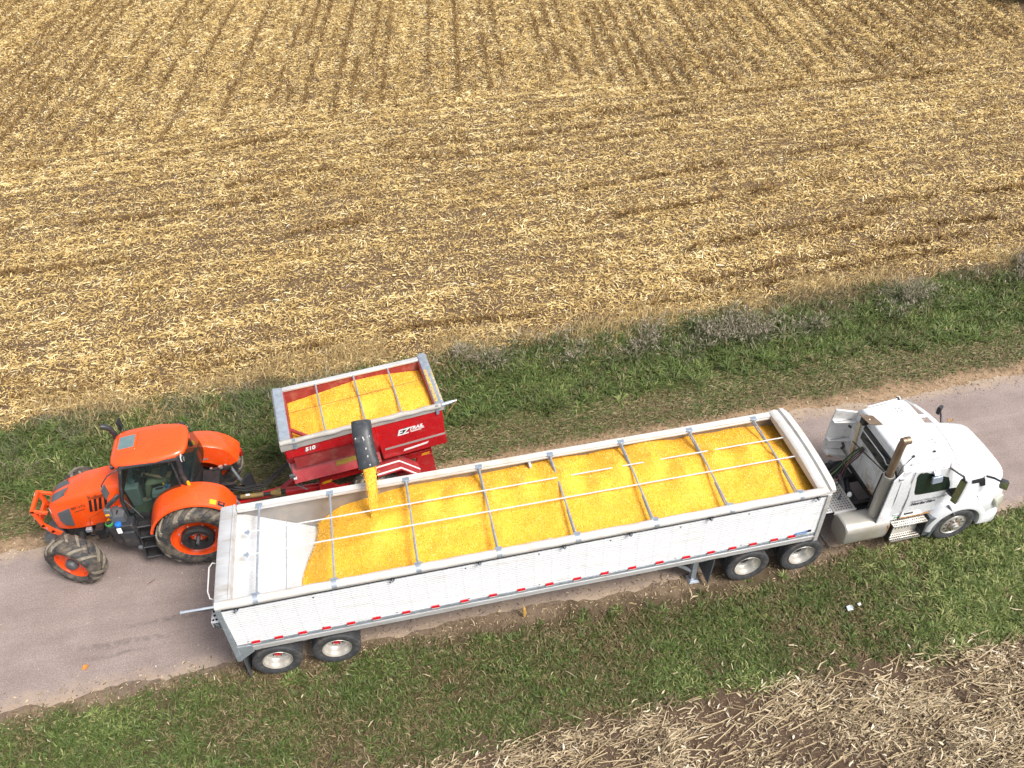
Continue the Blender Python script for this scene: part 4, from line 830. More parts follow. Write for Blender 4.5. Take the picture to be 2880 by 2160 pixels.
for s_ in (-1, 1):
    Y = lambda y: YC+s_*(YC-y); secs = []
    for k in range(29):     # fender arch
        a = math.radians(-8+k*(192/28)); c, s = math.cos(a), math.sin(a); cx, cz = 16.47, .50; e = .055*max(0, s)
        secs.append([(cx+r*c*(1.06 if c > 0 else 1.0), Y(y), cz+r*s+.0) for r, y in ((.60, .36), (.585, .055), (.60, .025), (.64, .02), (.70, .045), (.76+e, .11), (.80+e*1.5, .24), (.80+e*1.5, .40), (.76, .44))])
    mb = MB(); mb.loft(secs, X['truck_white']); secs = []
    for x, yo, zb, zt, yi in ((16.93, .075, .98, 1.26, .36), (17.10, .085, .78, 1.30, .34), (17.30, .105, .69, 1.31, .33), (17.52, .15, .685, 1.27, .34), (17.68, .235, .69, 1.20, .40), (17.76, .36, .69, 1.12, .52)):
        secs.append([(x, Y(yi+.1), zb), (x, Y(yo), zb), (x, Y(yo-.008), lerp(zb, zt, .35)), (x, Y(yo+.03), lerp(zb, zt, .72)), (x, Y(lerp(yo, yi, .45)), zt), (x, Y(yi), zt+.07), (x, Y(yi+.12), zt+.10)])
    mb.loft(secs, X['truck_white'], ring=False); mb.quad(secs[-1], X['truck_white']); part('fender', mb, TK, smooth=50)
    mb = MB(); mb.hexa([(15.62, Y(.08), .28), (15.92, Y(.06), .28), (15.92, Y(.5), .28), (15.62, Y(.5), .28), (15.72, Y(.05), .98), (15.93, Y(.05), .92), (15.93, Y(.5), .92), (15.72, Y(.5), .98)], X['greyplastic'])
    mb.hexa([(15.86, Y(.04), .22), (15.95, Y(.04), .22), (15.95, Y(.34), .22), (15.86, Y(.34), .22), (15.90, Y(.03), .84), (16.02, Y(.03), .86), (16.02, Y(.34), .86), (15.90, Y(.34), .84)], X['greyplastic']); part('splash_guard', mb, TK, bevel=.015)
    mb = MB(); secs = []
    for x, yo, z0_, z1_ in ((17.36, .088, 1.02, 1.14), (17.46, .105, .86, 1.20), (17.56, .135, .76, 1.20), (17.66, .195, .72, 1.14), (17.735, .285, .74, 1.02), (17.77, .36, .80, .92)): secs.append([(x-.03, Y(yo+.06), z0_), (x+.008, Y(yo-.028), z0_), (x+.012, Y(yo-.034), lerp(z0_, z1_, .5)), (x+.0, Y(yo+.01), z1_), (x-.04, Y(yo+.08), z1_)])
    mb.loft(secs, X['hlens'], ring=True, cap=True); hl = part('headlight', mb, TK, bevel=.02)
    mb = MB(); mb.tube([(17.12, Y(.40), 1.70), (17.18, Y(.25), 1.78), (17.24, Y(.12), 1.80)], [.03, .028, .024], X['plastic'], 8)
    mb.hexa([(17.20, Y(.04), 1.66), (17.34, Y(-.05), 1.64), (17.36, Y(.03), 1.64), (17.24, Y(.12), 1.66), (17.19, Y(.06), 1.90), (17.33, Y(-.03), 1.88), (17.36, Y(.05), 1.88), (17.24, Y(.14), 1.90)], X['plastic']); mr = part('hood_mirror', mb, TK, bevel=.02)
    mb = MB(); mb.hexa([(17.192, Y(.025), 1.68), (17.325, Y(-.058), 1.66), (17.328, Y(-.054), 1.66), (17.196, Y(.03), 1.68), (17.184, Y(.045), 1.88), (17.316, Y(-.038), 1.86), (17.319, Y(-.034), 1.86), (17.188, Y(.05), 1.88)], X['mirror']); part('mirror_glass', mb, mr, smooth=0)
    mb = MB(); mb.hexa([(15.36, Y(.10), 2.20), (15.62, Y(.10), 2.22), (15.62, Y(.16), 2.22), (15.36, Y(.16), 2.20), (15.37, Y(.14), 2.37), (15.61, Y(.14), 2.39), (15.61, Y(.20), 2.39), (15.37, Y(.20), 2.37)], X['galv_d']); mb.hexa([(15.40, Y(.15), 2.38), (15.56, Y(.15), 2.39), (15.56, Y(.25), 2.46), (15.40, Y(.25), 2.45), (15.40, Y(.15), 2.42), (15.56, Y(.15), 2.43), (15.56, Y(.25), 2.50), (15.40, Y(.25), 2.49)], X['galv']); part('look_down_mirror', mb, TK, bevel=.02)
    # door mirror on its black arms
    z1 = 2.30 if s_ < 0 else 2.42; dx = 0 if s_ < 0 else -.12
    def slab(x0, x1, za, zb, mt, mbx):      # plate across Y, glass side towards the tail and turned to the driver
        A = [(16.07+dx, -.07), (16.02+dx, .06)]
        mbx.hexa([(A[0][0]+x0, Y(A[0][1]), za), (A[0][0]+x1, Y(A[0][1]+.01), za), (A[1][0]+x1, Y(A[1][1]), za), (A[1][0]+x0, Y(A[1][1]), za), (A[0][0]+x0+.01, Y(A[0][1]), zb), (A[0][0]+x1, Y(A[0][1]+.01), zb), (A[1][0]+x1, Y(A[1][1]), zb), (A[1][0]+x0+.01, Y(A[1][1]), zb)], mt)
    mb = MB(); slab(.022, .10, 1.55, z1, X['truck_white'], mb); slab(.0, .02, 1.52, z1-.02, X['plastic'], mb)
    mb.tube([(15.80, Y(.26), 2.50), (15.95, Y(.10), 2.42), (16.04+dx, Y(.04), z1+.07), (16.07+dx, Y(.0), z1-.02)], .026, X['plastic'], 8); mb.tube([(15.95, Y(.2), 1.74), (16.0, Y(.12), 1.68), (16.06+dx, Y(.03), 1.66)], .03, X['plastic'], 8); mb.hexa([(15.96, Y(.2), 1.68), (16.05, Y(.06), 1.62), (16.08, Y(.06), 1.62), (15.99, Y(.2), 1.68), (15.96, Y(.2), 1.80), (16.05, Y(.06), 1.98), (16.08, Y(.06), 1.98), (15.99, Y(.2), 1.80)], X['plastic'])
    dm = part('door_mirror', mb, TK, bevel=.015)
    mb = MB(); slab(-.005, -.001, 1.55, z1-.05, X['mirror'], mb); part('mirror_glass', mb, dm, smooth=0)
    # cab side extender
    mb = MB()
    if s_ < 0:
        mb.hexa([(14.40, .165, .93), (14.70, .19, .95), (14.70, .22, .95), (14.40, .195, .93), (14.42, .18, 2.46), (14.69, .29, 2.58), (14.69, .32, 2.58), (14.42, .21, 2.46)], X['truck_white'])
        mb.prism([(14.70, .205, .95), (14.95, .21, .98), (14.95, .21, 1.75), (14.93, .25, 2.2), (14.9, .30, 2.56), (14.70, .29, 2.58)], (0, .03, 0), X['truck_white'])
    else:
        secs = []
        for k in range(9):
            t = k/8; x = 14.70-.54*t; y = 2.36+.10*math.sin(t*1.5); yi = 2.30+.12*t
            secs.append([(x, yi-.02*t, 1.02+.2*t), (x, yi, 1.6), (x, yi-.01, 2.2), (x, yi-.06, 2.56+.10*t), (x, yi-.03, 2.58+.10*t), (x, yi+.04, 2.2), (x, yi+.05, 1.6), (x, yi+.03, 1.02+.2*t)])
        mb.loft(secs, X['cab_back'], ring=True, cap=True)
    ex = part('side_fairing', mb, TK, smooth=40, bevel=.008)
    if s_ > 0:
        for zz in (1.66, 2.28):
            mb = MB(); mb.hexa([(14.16, 2.28, zz), (14.70, 2.18, zz-.02), (14.70, 2.30, zz-.02), (14.16, 2.42, zz), (14.16, 2.28, zz+.03), (14.70, 2.16, zz+.01), (14.70, 2.30, zz+.01), (14.16, 2.42, zz+.03)], X['cab_back'])
            mb.box(14.20, 14.62, 2.285, 2.30, zz+.032, zz+.045, X['grey_ink'])
            part('fairing_rib', mb, ex, bevel=.012)
        mb = MB(); mb.hexa([(14.18, 2.22, 1.22), (14.62, 2.10, 1.12), (14.62, 2.26, 1.10), (14.18, 2.38, 1.2), (14.20, 2.20, 1.32), (14.62, 2.08, 1.26), (14.62, 2.28, 1.26), (14.20, 2.40, 1.32)], X['cab_back']); mb.hexa([(14.2, 2.215, 1.18), (14.36, 2.175, 1.15), (14.36, 2.2, 1.15), (14.2, 2.24, 1.18), (14.22, 2.20, 1.26), (14.34, 2.17, 1.2), (14.34, 2.2, 1.2), (14.22, 2.24, 1.26)], X['rust']); part('rusty_bracket', mb, ex, bevel=.02)
        mb = MB(); mb.tube([(14.50, 2.20, 1.62), (14.48, 2.1, 1.60), (14.42, 2.08, 1.54)], .035, X['dark'], 8); mb.tube([(14.52, 2.2, 2.2), (14.5, 2.12, 2.24)], .03, X['dark'], 8); part('work_light', mb, TK)
P_ = [(17.10, .085), (17.40, .075), (17.60, .12), (17.72, .23), (17.79, .42), (17.83, .75), (17.85, YC)]
P_ = P_+[(a, 2*YC-b) for a, b in reversed(P_[:-1])]; mb = MB(); secs = []
for k, (x, y) in enumerate(P_):
    a, b = P_[max(0, k-1)], P_[min(len(P_)-1, k+1)]; t = V((b[0]-a[0], b[1]-a[1], 0)).normalized(); nrm = V((t.y, -t.x, 0)); zb = .40 if k in (0, len(P_)-1) else .30 if k in (1, len(P_)-2) else .24
    secs.append([V((x, y, zb))-nrm*.10, V((x, y, zb)), V((x, y, .36))+nrm*.03, V((x, y, .60))+nrm*.02, V((x, y, .67))-nrm*.02, V((x, y, .68))-nrm*.12])
mb.loft(secs, X['truck_white'], ring=True, cap=True)
mb.box(17.78, 17.878, YC-.5, YC+.5, .36, .52, X['dark']); part('bumper', mb, TK, smooth=40)
# exhaust stack and heat shield
mb = MB(); mb.tube([(14.45, .42, 1.0), (14.45, .42, 2.42)], .122, X['tank_al'], 24); mb.tube([(14.45, .42, 1.24), (14.45, .42, 1.26)], .11, X['dark'], 20); part('heat_shield', mb, TK, smooth=50)
mb = MB(); mb.tube([(14.45, .42, 2.40), (14.45, .42, 3.32), (14.46, .42, 3.42), (14.49, .42, 3.48), (14.56, .42, 3.50)], [.084, .084, .084, .084, .086], X['stack'], 20, cap=False)
mb.lathe([(.085, .08), (.085, .18), (.078, .18), (.078, .0), (.0001, .0)], (14.42, .42, 3.50), 'x', X['stack'], 20, False); mb.disc(.076, (14.585, .42, 3.50), 'x', X['void'], 18); mb.tube([(14.45, .42, 2.40), (14.45, .42, 2.44)], .095, X['dark'], 20); part('exhaust_stack', mb, TK, smooth=50)
mb = MB(); mb.tube([(14.45, .40, 2.38), (14.45, 1.0, 2.0), (14.52, 1.95, 1.2)][:1]+[(14.50, 1.9, 1.98)], .015, X['dark'], 6); mb.tube([(14.36, .52, 2.38), (14.36, .55, 1.1)], .018, X['dark'], 6); mb.lathe([(.05, 0), (.06, .05), (.055, .10), (.0001, .10)], (14.60, .28, 2.40), 'x', X['galv'], 14, False); part('stack_bracket', mb, TK)
# tank, steps, deck
mb = MB(); n = 28; secs = []
for x, k_ in ((13.66, .92), (13.69, 1), (14.72, 1), (14.76, .95)):
    ring_ = []
    for j in range(n):
        a = 2*math.pi*j/n; c, s = math.cos(a), math.sin(a); f_ = lambda v: math.copysign(abs(v)**.62, v)
        ring_.append((x, .40+.30*f_(c)*k_, .72+.335*f_(s)*k_))
    secs.append(ring_)
mb.loft(secs, X['tank_al'], ring=True, cap=True)
for x in (13.86, 14.56): mb.loft([[(x+d, .40+.305*math.copysign(abs(math.cos(a))**.62, math.cos(a)), .72+.34*math.copysign(abs(math.sin(a))**.62, math.sin(a))) for a in (2*math.pi*j/n for j in range(n))] for d in (0, .05)], X['wheel_al'], ring=True) if 0 else None
mb.hexa([(14.70, .096, .72), (14.725, .096, .70), (14.725, .11, .70), (14.70, .11, .72), (14.69, .096, .93), (14.73, .096, .94), (14.73, .11, .94), (14.69, .11, .93)], X['rust'])
part('fuel_tank', mb, TK, smooth=40)
mb = MB()
def tread(x0, x1, y0, y1, z):
    mb.box(x0, x1, y0, y1, z-.03, z, X['chrome']); nx = int((x1-x0)/.055)
    for j in range(4):
        y = lerp(y0, y1, (j+.5)/4)
        mb.box(x0+.01, x1-.01, y+.028, y+.036, z, z+.012, X['wheel_al'])
        for i in range(nx): mb.box(x0+.02+i*.055, x0+.05+i*.055, y-.012, y+.014, z, z+.003, X['void'])
tread(14.80, 15.66, .03, .33, .93); tread(14.86, 15.62, .01, .25, .40)
mb.hexa([(14.86, .20, .42), (15.60, .20, .42), (15.60, .22, .42), (14.86, .22, .42), (14.84, .24, .90), (15.60, .24, .90), (15.60, .26, .90), (14.84, .26, .90)], X['wheel_al'])
for i in range(7):
    for zz in (.56, .70): mb.hexa([(14.96+i*.08, .205, zz), (14.98+i*.08, .205, zz), (14.98+i*.08, .22, zz), (14.96+i*.08, .22, zz), (14.975+i*.08, .22, zz+.09), (14.995+i*.08, .22, zz+.09), (14.995+i*.08, .24, zz+.09), (14.975+i*.08, .24, zz+.09)], X['void'])
for x in (14.79, 15.66): mb.hexa([(x-.01, .02, .36), (x+.01, .02, .36), (x+.01, .4, .36), (x-.01, .4, .36), (x-.01, .05, .93), (x+.01, .05, .93), (x+.01, .4, .93), (x-.01, .4, .93)], X['dark'])
part('cab_step', mb, TK, smooth=0)
mb = MB()
def holes(x0, x1, y0, y1, z, nx, ny):
    for i in range(nx):
        for j in range(ny): mb.box(lerp(x0, x1, (i+.5)/nx)-.014, lerp(x0, x1, (i+.5)/nx)+.014, lerp(y0, y1, (j+.5)/ny)-.014, lerp(y0, y1, (j+.5)/ny)+.014, z, z+.003, X['void'])
mb.box(13.62, 14.16, .66, 1.62, 1.02, 1.035, X['chrome']); holes(13.66, 14.12, .69, 1.58, 1.035, 7, 13); mb.box(13.62, 14.17, .65, .665, .95, 1.05, X['alum'])
mb.box(13.25, 13.62, .7, 1.9, 1.0, 1.012, X['alum']); holes(13.28, 13.6, .72, 1.88, 1.012, 5, 16); part('deck_plate', mb, TK, smooth=0)
mb = MB()
for yy in (.88, 1.68): mb.box(10.6, 17.5, yy-.045, yy+.045, .74, .98, X['dark'])
for xx in (10.8, 12.0, 13.2, 14.3, 15.6, 17.3): mb.box(xx, xx+.12, .9, 1.66, .78, .92, X['dark'])
mb.box(14.15, 14.62, .55, .86, .55, .85, X['dark']); mb.tube([(14.2, .9, .9), (14.3, 1.2, .95), (14.6, 1.9, .85)], .06, X['dark'], 8); mb.tube([(13.9, 1.0, 1.0), (14.2, 1.3, .98), (14.35, 1.75, .95)], .05, X['greyplastic'], 8)
mb.box(14.2, 14.65, 1.7, 2.2, .5, .95, X['dark']); mb.tube([(14.1, 1.9, 1.0), (14.1, 1.9, 1.35)], .06, X['plastic'], 10); mb.box(15.3, 17.4, .7, 1.9, .55, 1.2, X['dark']); part('chassis', mb, TK)
mb = MB(); mb.lathe([(.5, 1.04), (.5, 1.09), (.0001, 1.10)], (11.92, YC, 0), 'z', X['dark'], 28, False); part('fifth_wheel', mb, TK)
mb = MB(); mb.tube([(14.20, 1.05, 1.05), (14.20, 1.05, 1.11)], .055, X['white_r'], 12); mb.lathe([(.055, 1.11), (.03, 1.15), (.0001, 1.155)], (14.20, 1.05, 0), 'z', X['white_r'], 12, False); part('filler_cap', mb, TK)
rs_ = random.Random(5)
for mt, off_ in (('hose', 0), ('hose_g', .05), ('hose_r', -.05), ('hose', .09), ('hose', -.1)):
    P = [V((14.62, 1.62+off_*.4, 2.0)), V((14.52, 1.68+off_, 1.75)), V((14.35, 1.70+off_, 1.45)), V((14.15, 1.60+off_*2, 1.22+.3*abs(off_))), V((13.8, 1.45+off_*2, 1.18)), V((13.3, 1.25+off_*1.5, 1.30)), V((12.86, 1.15+off_, 1.5))]
    Q = []
    for i in range(len(P)-1):
        p0, p1, p2, p3 = P[max(0, i-1)], P[i], P[i+1], P[min(len(P)-1, i+2)]
        for k in range(5):
            t = k/5; Q.append(.5*((2*p1)+(p2-p0)*t+(2*p0-5*p1+4*p2-p3)*t*t+(3*p1-p0-3*p2+p3)*t**3))
    Q.append(P[-1]); mb = MB(); mb.tube(Q, .015, X[mt], 7); part('air_hose', mb, TK)
mb = MB(); mb.tube([(14.98, .52, 2.76), (14.86, .46, 2.74), (14.66, .38, 2.66), (14.62, .36, 2.4), (14.62, .34, 2.2)], .009, X['hose'], 6); mb.lathe([(.03, 0), (.03, .02), (.0001, .022)], (15.0, .53, 2.765), 'z', X['dark'], 10, False); mb.tube([(14.66, .62, 2.5), (14.64, .30, 2.25)], .02, X['dark'], 6); part('antenna_cable', mb, TK)
for y, s_ in ((.015, 1), (YC*2-.015, -1)):
    for xx in (11.272, 12.60): put_wheel(TK, W_DRIVE, (xx, .02 if s_ > 0 else 2.56, .515), 0 if s_ > 0 else math.pi)
    put_wheel(TK, W_STEER, (16.47, .03 if s_ > 0 else 2.57, .515), 0 if s_ > 0 else math.pi)
    mb = MB(); mb.prism([(10.36, y+s_*.03, .12), (10.40, y+s_*.03, 1.0), (10.42, y+s_*.03, 1.0), (10.38, y+s_*.03, .12)], (0, s_*.55, 0), X['greyplastic']); part('mud_flap', mb, TK)
    mb = MB(); secs = []
    for k in range(5): a = math.radians(8+k*9); secs.append([(12.60+.62*math.cos(a), y+s_*.02, .52+.62*math.sin(a)), (12.60+.62*math.cos(a), y+s_*.55, .52+.62*math.sin(a)), (12.60+.64*math.cos(a), y+s_*.55, .52+.64*math.sin(a)), (12.60+.64*math.cos(a), y+s_*.02, .52+.64*math.sin(a))])
    mb.loft(secs, X['plastic'], ring=True, cap=True); part('quarter_fender', mb, TK)
for xx in (11.272, 12.60, 16.47): mb = MB(); mb.tube([(xx, .3, .515), (xx, 2.3, .515)], .07, X['dark'], 12); part('axle', mb, TK)

# ================================================================== ORANGE TRACTOR (nose towards -X)
TC = 4.72
TT = thing('tractor', 'orange farm tractor with closed cab standing on the road shoulder', 'tractor', (-2.6, TC, 0))
def ag_wheel(R, w, ri, nl, hub, lugh):
    w_ = proto_wheel(); h = w/2
    prof = [(ri, -h*.70), (ri+.02, -h*.80), (lerp(ri, R, .35), -h*1.0), (lerp(ri, R, .7), -h*.98), (R-.05, -h*.90), (R-.02, -h*.78), (R, -h*.4), (R+.008, 0)]
    prof = prof+[(r, -y) for r, y in reversed(prof[:-1])]+[(ri-.02, h*.4), (ri-.02, -h*.4)]
    mb = MB(); mb.lathe(prof, (0, 0, 0), 'y', X['tyre_mud'], 72); t = part('tyre', mb, w_, local=True, smooth=40)
    mb = MB()
    for k in range(2*nl):
        sg = 1 if k % 2 else -1; a0 = 2*math.pi*k/(2*nl); secs = []
        for q_ in range(6):
            f_ = q_/5; y = sg*lerp(-.02, h*.99, f_); a = a0+.38*f_/(R/.65)*(1 if hub == 'front' else 1); r0 = R-.012-.06*max(0, f_-.62)/.38; r1 = r0+lugh*(1-.15*f_); wd = .030+.016*f_
            if f_ == 1: r1 -= .02
            sec = []
            for r, e in ((r0-.02, -wd*1.5), (r1, -wd), (r1, wd), (r0-.02, wd*1.5)):
                an = a+e/R; sec.append((r*math.cos(an), y, r*math.sin(an)))
            secs.append(sec)
        mb.loft(secs, X['lug'] if k % 3 else X['tyre_mud'], ring=True, cap=True)
    part('tread_lug', mb, t, local=True, smooth=30)
    mb = MB()
    d = .16 if hub == 'front' else .20
    mb.lathe([(ri-.005, -h*.70), (ri+.02, -h*.76), (ri+.022, -h*.70), (ri-.01, -h*.66), (ri-.03, -h*.4), (ri-.07, -h+d), (ri-.11, -h+d+.03), (.13, -h+d-.02 if hub == 'front' else -h+d), (.0001, -h+d), (.0001, -h+d+.03), (.12, -h+d+.03), (ri-.1, -h+d+.06), (ri-.02, h*.3)], (0, 0, 0), 'y', X['orange'], 56)
    part('rim', mb, w_, local=True, smooth=40)
    mb = MB()
    if hub == 'front':
        mb.lathe([(.15, -h+d), (.15, -h+.09), (.125, -h+.03), (.11, -h+.022), (.0001, -h+.02)], (0, 0, 0), 'y', X['greyplastic'], 28, False)
        for k in range(8): a = k*.785; mb.lathe([(.018, -h+d), (.018, -h+d-.03), (.0001, -h+d-.032)], (.19*math.cos(a), 0, .19*math.sin(a)), 'y', X['galv'], 8, False)
    else:
        mb.lathe([(.20, -h+d-.01), (.23, -h+.05), (.33, -h+.03), (.375, -h+.06), (.38, -h+d-.03), (.34, -h+d), (.20, -h+d)], (0, 0, 0), 'y', X['dark'], 40)   # cast wheel weight
        mb.tube([(0, -h+d, 0), (0, -h-.06, 0)], .038, X['greyplastic'], 14)
        for k in range(5): a = k*1.257; mb.lathe([(.02, -h+d), (.02, -h+d-.05), (.0001, -h+d-.055)], (.12*math.cos(a), 0, .12*math.sin(a)), 'y', X['galv'], 8, False)
        for k in range(8): a = k*.785+.3; mb.lathe([(.017, -h+d-.05), (.017, -h+d-.075), (.0001, -h+d-.08)], (.435*math.cos(a), 0, .435*math.sin(a)), 'y', X['galv'], 8, False)
    part('hub', mb, w_, local=True); return w_
WF = ag_wheel(.66, .52, .42, 15, 'front', .055); WR = ag_wheel(.905, .54, .60, 19, 'rear', .05)
fx, rx = -3.97, -1.09
put_wheel(TT, WF, (fx, 3.64, .692), -.44); put_wheel(TT, WF, (fx, 2*TC-3.64, .692), math.pi-.44)
put_wheel(TT, WR, (rx, 3.57, .938)); put_wheel(TT, WR, (rx, 2*TC-3.57, .938), math.pi)
# hood
mb = MB(); secs = []
def hsec(x, zt, w1, z1, w2, z2, w3, z3, crown=.02): 
    half = [(w3, z3), (w2, z2), (w1, z1), (w1*.78, zt-.015), (w1*.38, zt+crown*.6), (.01, zt+crown)]
    return [(x, TC-y, z) for y, z in half]+[(x, TC+y, z) for y, z in reversed(half)]
for a_ in ((-2.62, 2.19, .43, 2.02, .42, 1.55, .41, 1.12), (-3.0, 2.19, .43, 2.02, .42, 1.55, .41, 1.05), (-3.5, 2.13, .42, 1.97, .41, 1.5, .40, 1.0), (-3.9, 2.02, .40, 1.87, .40, 1.45, .385, .98), (-4.15, 1.92, .37, 1.78, .385, 1.4, .36, .98), (-4.30, 1.82, .34, 1.68, .36, 1.35, .33, 1.0), (-4.38, 1.66, .30, 1.52, .32, 1.3, .30, 1.04), (-4.40, 1.5, .27, 1.40, .28, 1.25, .27, 1.06)): secs.append(hsec(*a_))
mb.loft(secs, X['orange']); mb.quad(secs[-1], X['plastic']); hd_ = part('hood', mb, TT, smooth=48, bevel=.012)
def hood_top(x, y):      # height of the hood skin
    xs = [-4.40, -4.38, -4.30, -4.15, -3.9, -3.5, -3.0, -2.62]; zt = np.interp(x, xs, [1.5, 1.66, 1.82, 1.92, 2.02, 2.13, 2.19, 2.19]); z1 = np.interp(x, xs, [1.4, 1.52, 1.68, 1.78, 1.87, 1.97, 2.02, 2.02]); w1 = np.interp(x, xs, [.27, .30, .34, .37, .40, .42, .43, .43])
    q_ = abs(y-TC)/w1; return float(np.interp(q_, [0, .38, .78, 1], [zt+.02, zt+.012, zt-.015, z1]))
mb = MB()
for s_ in (-1, 1):       # black inserts on the nose top, then the centre ridge
    g_ = []
    for i in range(7):
        x = lerp(-4.33, -3.80, i/6); row = []
        for j in range(4):
            y = TC+s_*lerp(.045, lerp(.30, .25, i/6) if i else .22, j/3); row.append((x+(.0 if j else 0)+.10*(j/3)*(i == 6)*-1, y, hood_top(x, y)+.006))
        g_.append(row)
    mb.loft(g_, X['greyplastic'])
part('hood_grille', mb, hd_, smooth=40)
def side_y(x, z, s_=-1):
    xs = [-4.40, -4.38, -4.30, -4.15, -3.9, -3.5, -3.0, -2.62]
    f_ = lambda a: np.interp(x, xs, a); w1, z1, w2, z2, w3, z3 = f_([.27, .30, .34, .37, .40, .42, .43, .43]), f_([1.4, 1.52, 1.68, 1.78, 1.87, 1.97, 2.02, 2.02]), f_([.28, .32, .36, .385, .40, .41, .42, .42]), f_([1.25, 1.3, 1.35, 1.4, 1.45, 1.5, 1.55, 1.55]), f_([.27, .30, .33, .36, .385, .40, .41, .41]), f_([1.06, 1.04, 1.0, .98, .98, 1.0, 1.05, 1.12])
    return TC+s_*float(np.interp(z, [z3, z2, z1], [w3, w2, w1]))
for s_ in (-1, 1):
    mb = MB(); P = [(-4.17, 1.60), (-3.86, 1.73), (-3.97, 1.10), (-4.16, 1.17), (-4.20, 1.35)]
    mb.prism([(a, side_y(a, c, s_)+s_*.026, c) for a, c in P], (0, -s_*.05, 0), X['greyplastic']); part('side_grille', mb, hd_, bevel=.004)
    mb = MB()
    for q_ in ([(-3.37, 1.89), (-3.31, 1.90), (-3.42, 1.49), (-3.48, 1.50)], [(-3.25, 1.915), (-3.19, 1.92), (-3.31, 1.50), (-3.37, 1.49)], [(-3.13, 1.93), (-3.07, 1.935), (-3.19, 1.54), (-3.26, 1.53)], [(-3.01, 1.94), (-2.95, 1.945), (-3.03, 1.66), (-3.10, 1.63)]):
        mb.prism([(a, side_y(a, c, s_)+s_*.006, c) for a, c in q_], (0, -s_*.02, 0), X['void'])
    part('hood_vent', mb, hd_, smooth=0)
    mb = MB(); mb.bar((-3.56, side_y(-3.56, 1.28, s_)+s_*.001, 1.28), (-3.10, side_y(-3.1, 1.5, s_)+s_*.001, 1.52), .006, .014, X['brown_ink']); mb.bar((-3.56, side_y(-3.56, 1.28, s_), 1.28), (-3.66, side_y(-3.66, 1.0, s_), 1.0), .006, .014, X['brown_ink'], (1, 0, 0)); part('panel_seam', mb, hd_, smooth=0)
    mb = MB(); mb.hexa([(-4.40, TC+s_*.20, 1.56), (-4.33, TC+s_*.345, 1.56), (-4.30, TC+s_*.33, 1.56), (-4.36, TC+s_*.2, 1.56), (-4.39, TC+s_*.20, 1.68), (-4.32, TC+s_*.34, 1.68), (-4.29, TC+s_*.33, 1.68), (-4.35, TC+s_*.2, 1.68)], X['hlens']); part('headlight', mb, hd_, bevel=.012)
o_ = ORG[TT]
letters("Kubota", .15, X['brown_ink'], hd_, (-3.36, side_y(-3.2, 1.985)-.012, 1.945), (1, -.04, .08), (0, .06, 1), .1, o_, .004)
letters("M7-172", .11, X['brown_ink'], hd_, (-3.83, side_y(-3.7, 1.7)-.012, 1.665), (1, -.04, .16), (0, .03, 1), .1, o_, .002)
mb = MB(); mb.hexa([(-3.80, side_y(-3.8, 1.58)-.008, 1.555), (-3.55, side_y(-3.55, 1.6)-.008, 1.615), (-3.55, 4.4, 1.615), (-3.80, 4.4, 1.555), (-3.80, side_y(-3.8, 1.58)-.008, 1.58), (-3.55, side_y(-3.55, 1.6)-.008, 1.64), (-3.55, 4.4, 1.64), (-3.80, 4.4, 1.58)], X['brown_ink']); part('badge', mb, hd_, smooth=0)
# shoulder panel by the cab
for s_ in (-1, 1):
    mb = MB(); Y = lambda y: TC+s_*(TC-y)
    mb.hexa([(-3.2, Y(4.16), 1.12), (-2.62, Y(4.12), 1.20), (-2.62, Y(4.5), 1.2), (-3.2, Y(4.5), 1.1), (-3.0, Y(4.20), 1.5), (-2.62, Y(4.14), 1.75), (-2.62, Y(4.5), 1.75), (-3.0, Y(4.5), 1.5)], X['orange']); part('shoulder_panel', mb, hd_, bevel=.05, bseg=3)
# nose guard and front weight carrier
mb = MB()
for s_ in (-1, 1):
    y = TC+s_*.30
    for a, b, w_ in (((-4.40, y, .80), (-4.56, y, .96), .13), ((-4.52, y, .92), (-4.68, y, 1.22), .11), ((-4.66, y, 1.16), (-4.71, y, 1.74), .085), ((-4.71, y, 1.72), (-4.42, TC+s_*.30, 1.58), .07)): mb.bar(a, b, .06, w_, X['orange'], (1, 0, 0))
    mb.lathe([(.02, -.0), (.02, .05), (.0001, .05)], (-4.62, y-.05 if s_ < 0 else y, 1.1), 'y', X['galv'], 8, False)
mb.bar((-4.71, TC-.33, 1.72), (-4.71, TC+.33, 1.72), .07, .08, X['orange']); mb.bar((-4.69, TC-.3, 1.32), (-4.69, TC+.3, 1.32), .06, .16, X['orange'])
mb.box(-4.752, -4.746, TC+.16, TC+.26, 1.70, 1.76, X['white_r']); part('nose_guard', mb, TT, bevel=.012)
mb = MB(); mb.hexa([(-4.90, TC-.27, .50), (-4.35, TC-.30, .55), (-4.35, TC+.30, .55), (-4.90, TC+.27, .50), (-4.86, TC-.25, .66), (-4.35, TC-.28, 1.08), (-4.35, TC+.28, 1.08), (-4.86, TC+.25, .66)], X['greyplastic']); part('front_weight', mb, TT, bevel=.03)
mb = MB(); mb.box(-4.4, -2.4, TC-.22, TC+.22, .65, 1.05, X['dark']); mb.box(-3.6, -.6, TC-.3, TC+.3, .55, 1.2, X['dark']); mb.tube([(fx, 3.75, .66), (fx, TC, .70), (fx, 2*TC-3.75, .66)], [.09, .13, .09], X['dark'], 12); mb.box(-4.2, -3.8, TC-.35, TC+.35, .6, .95, X['dark'])
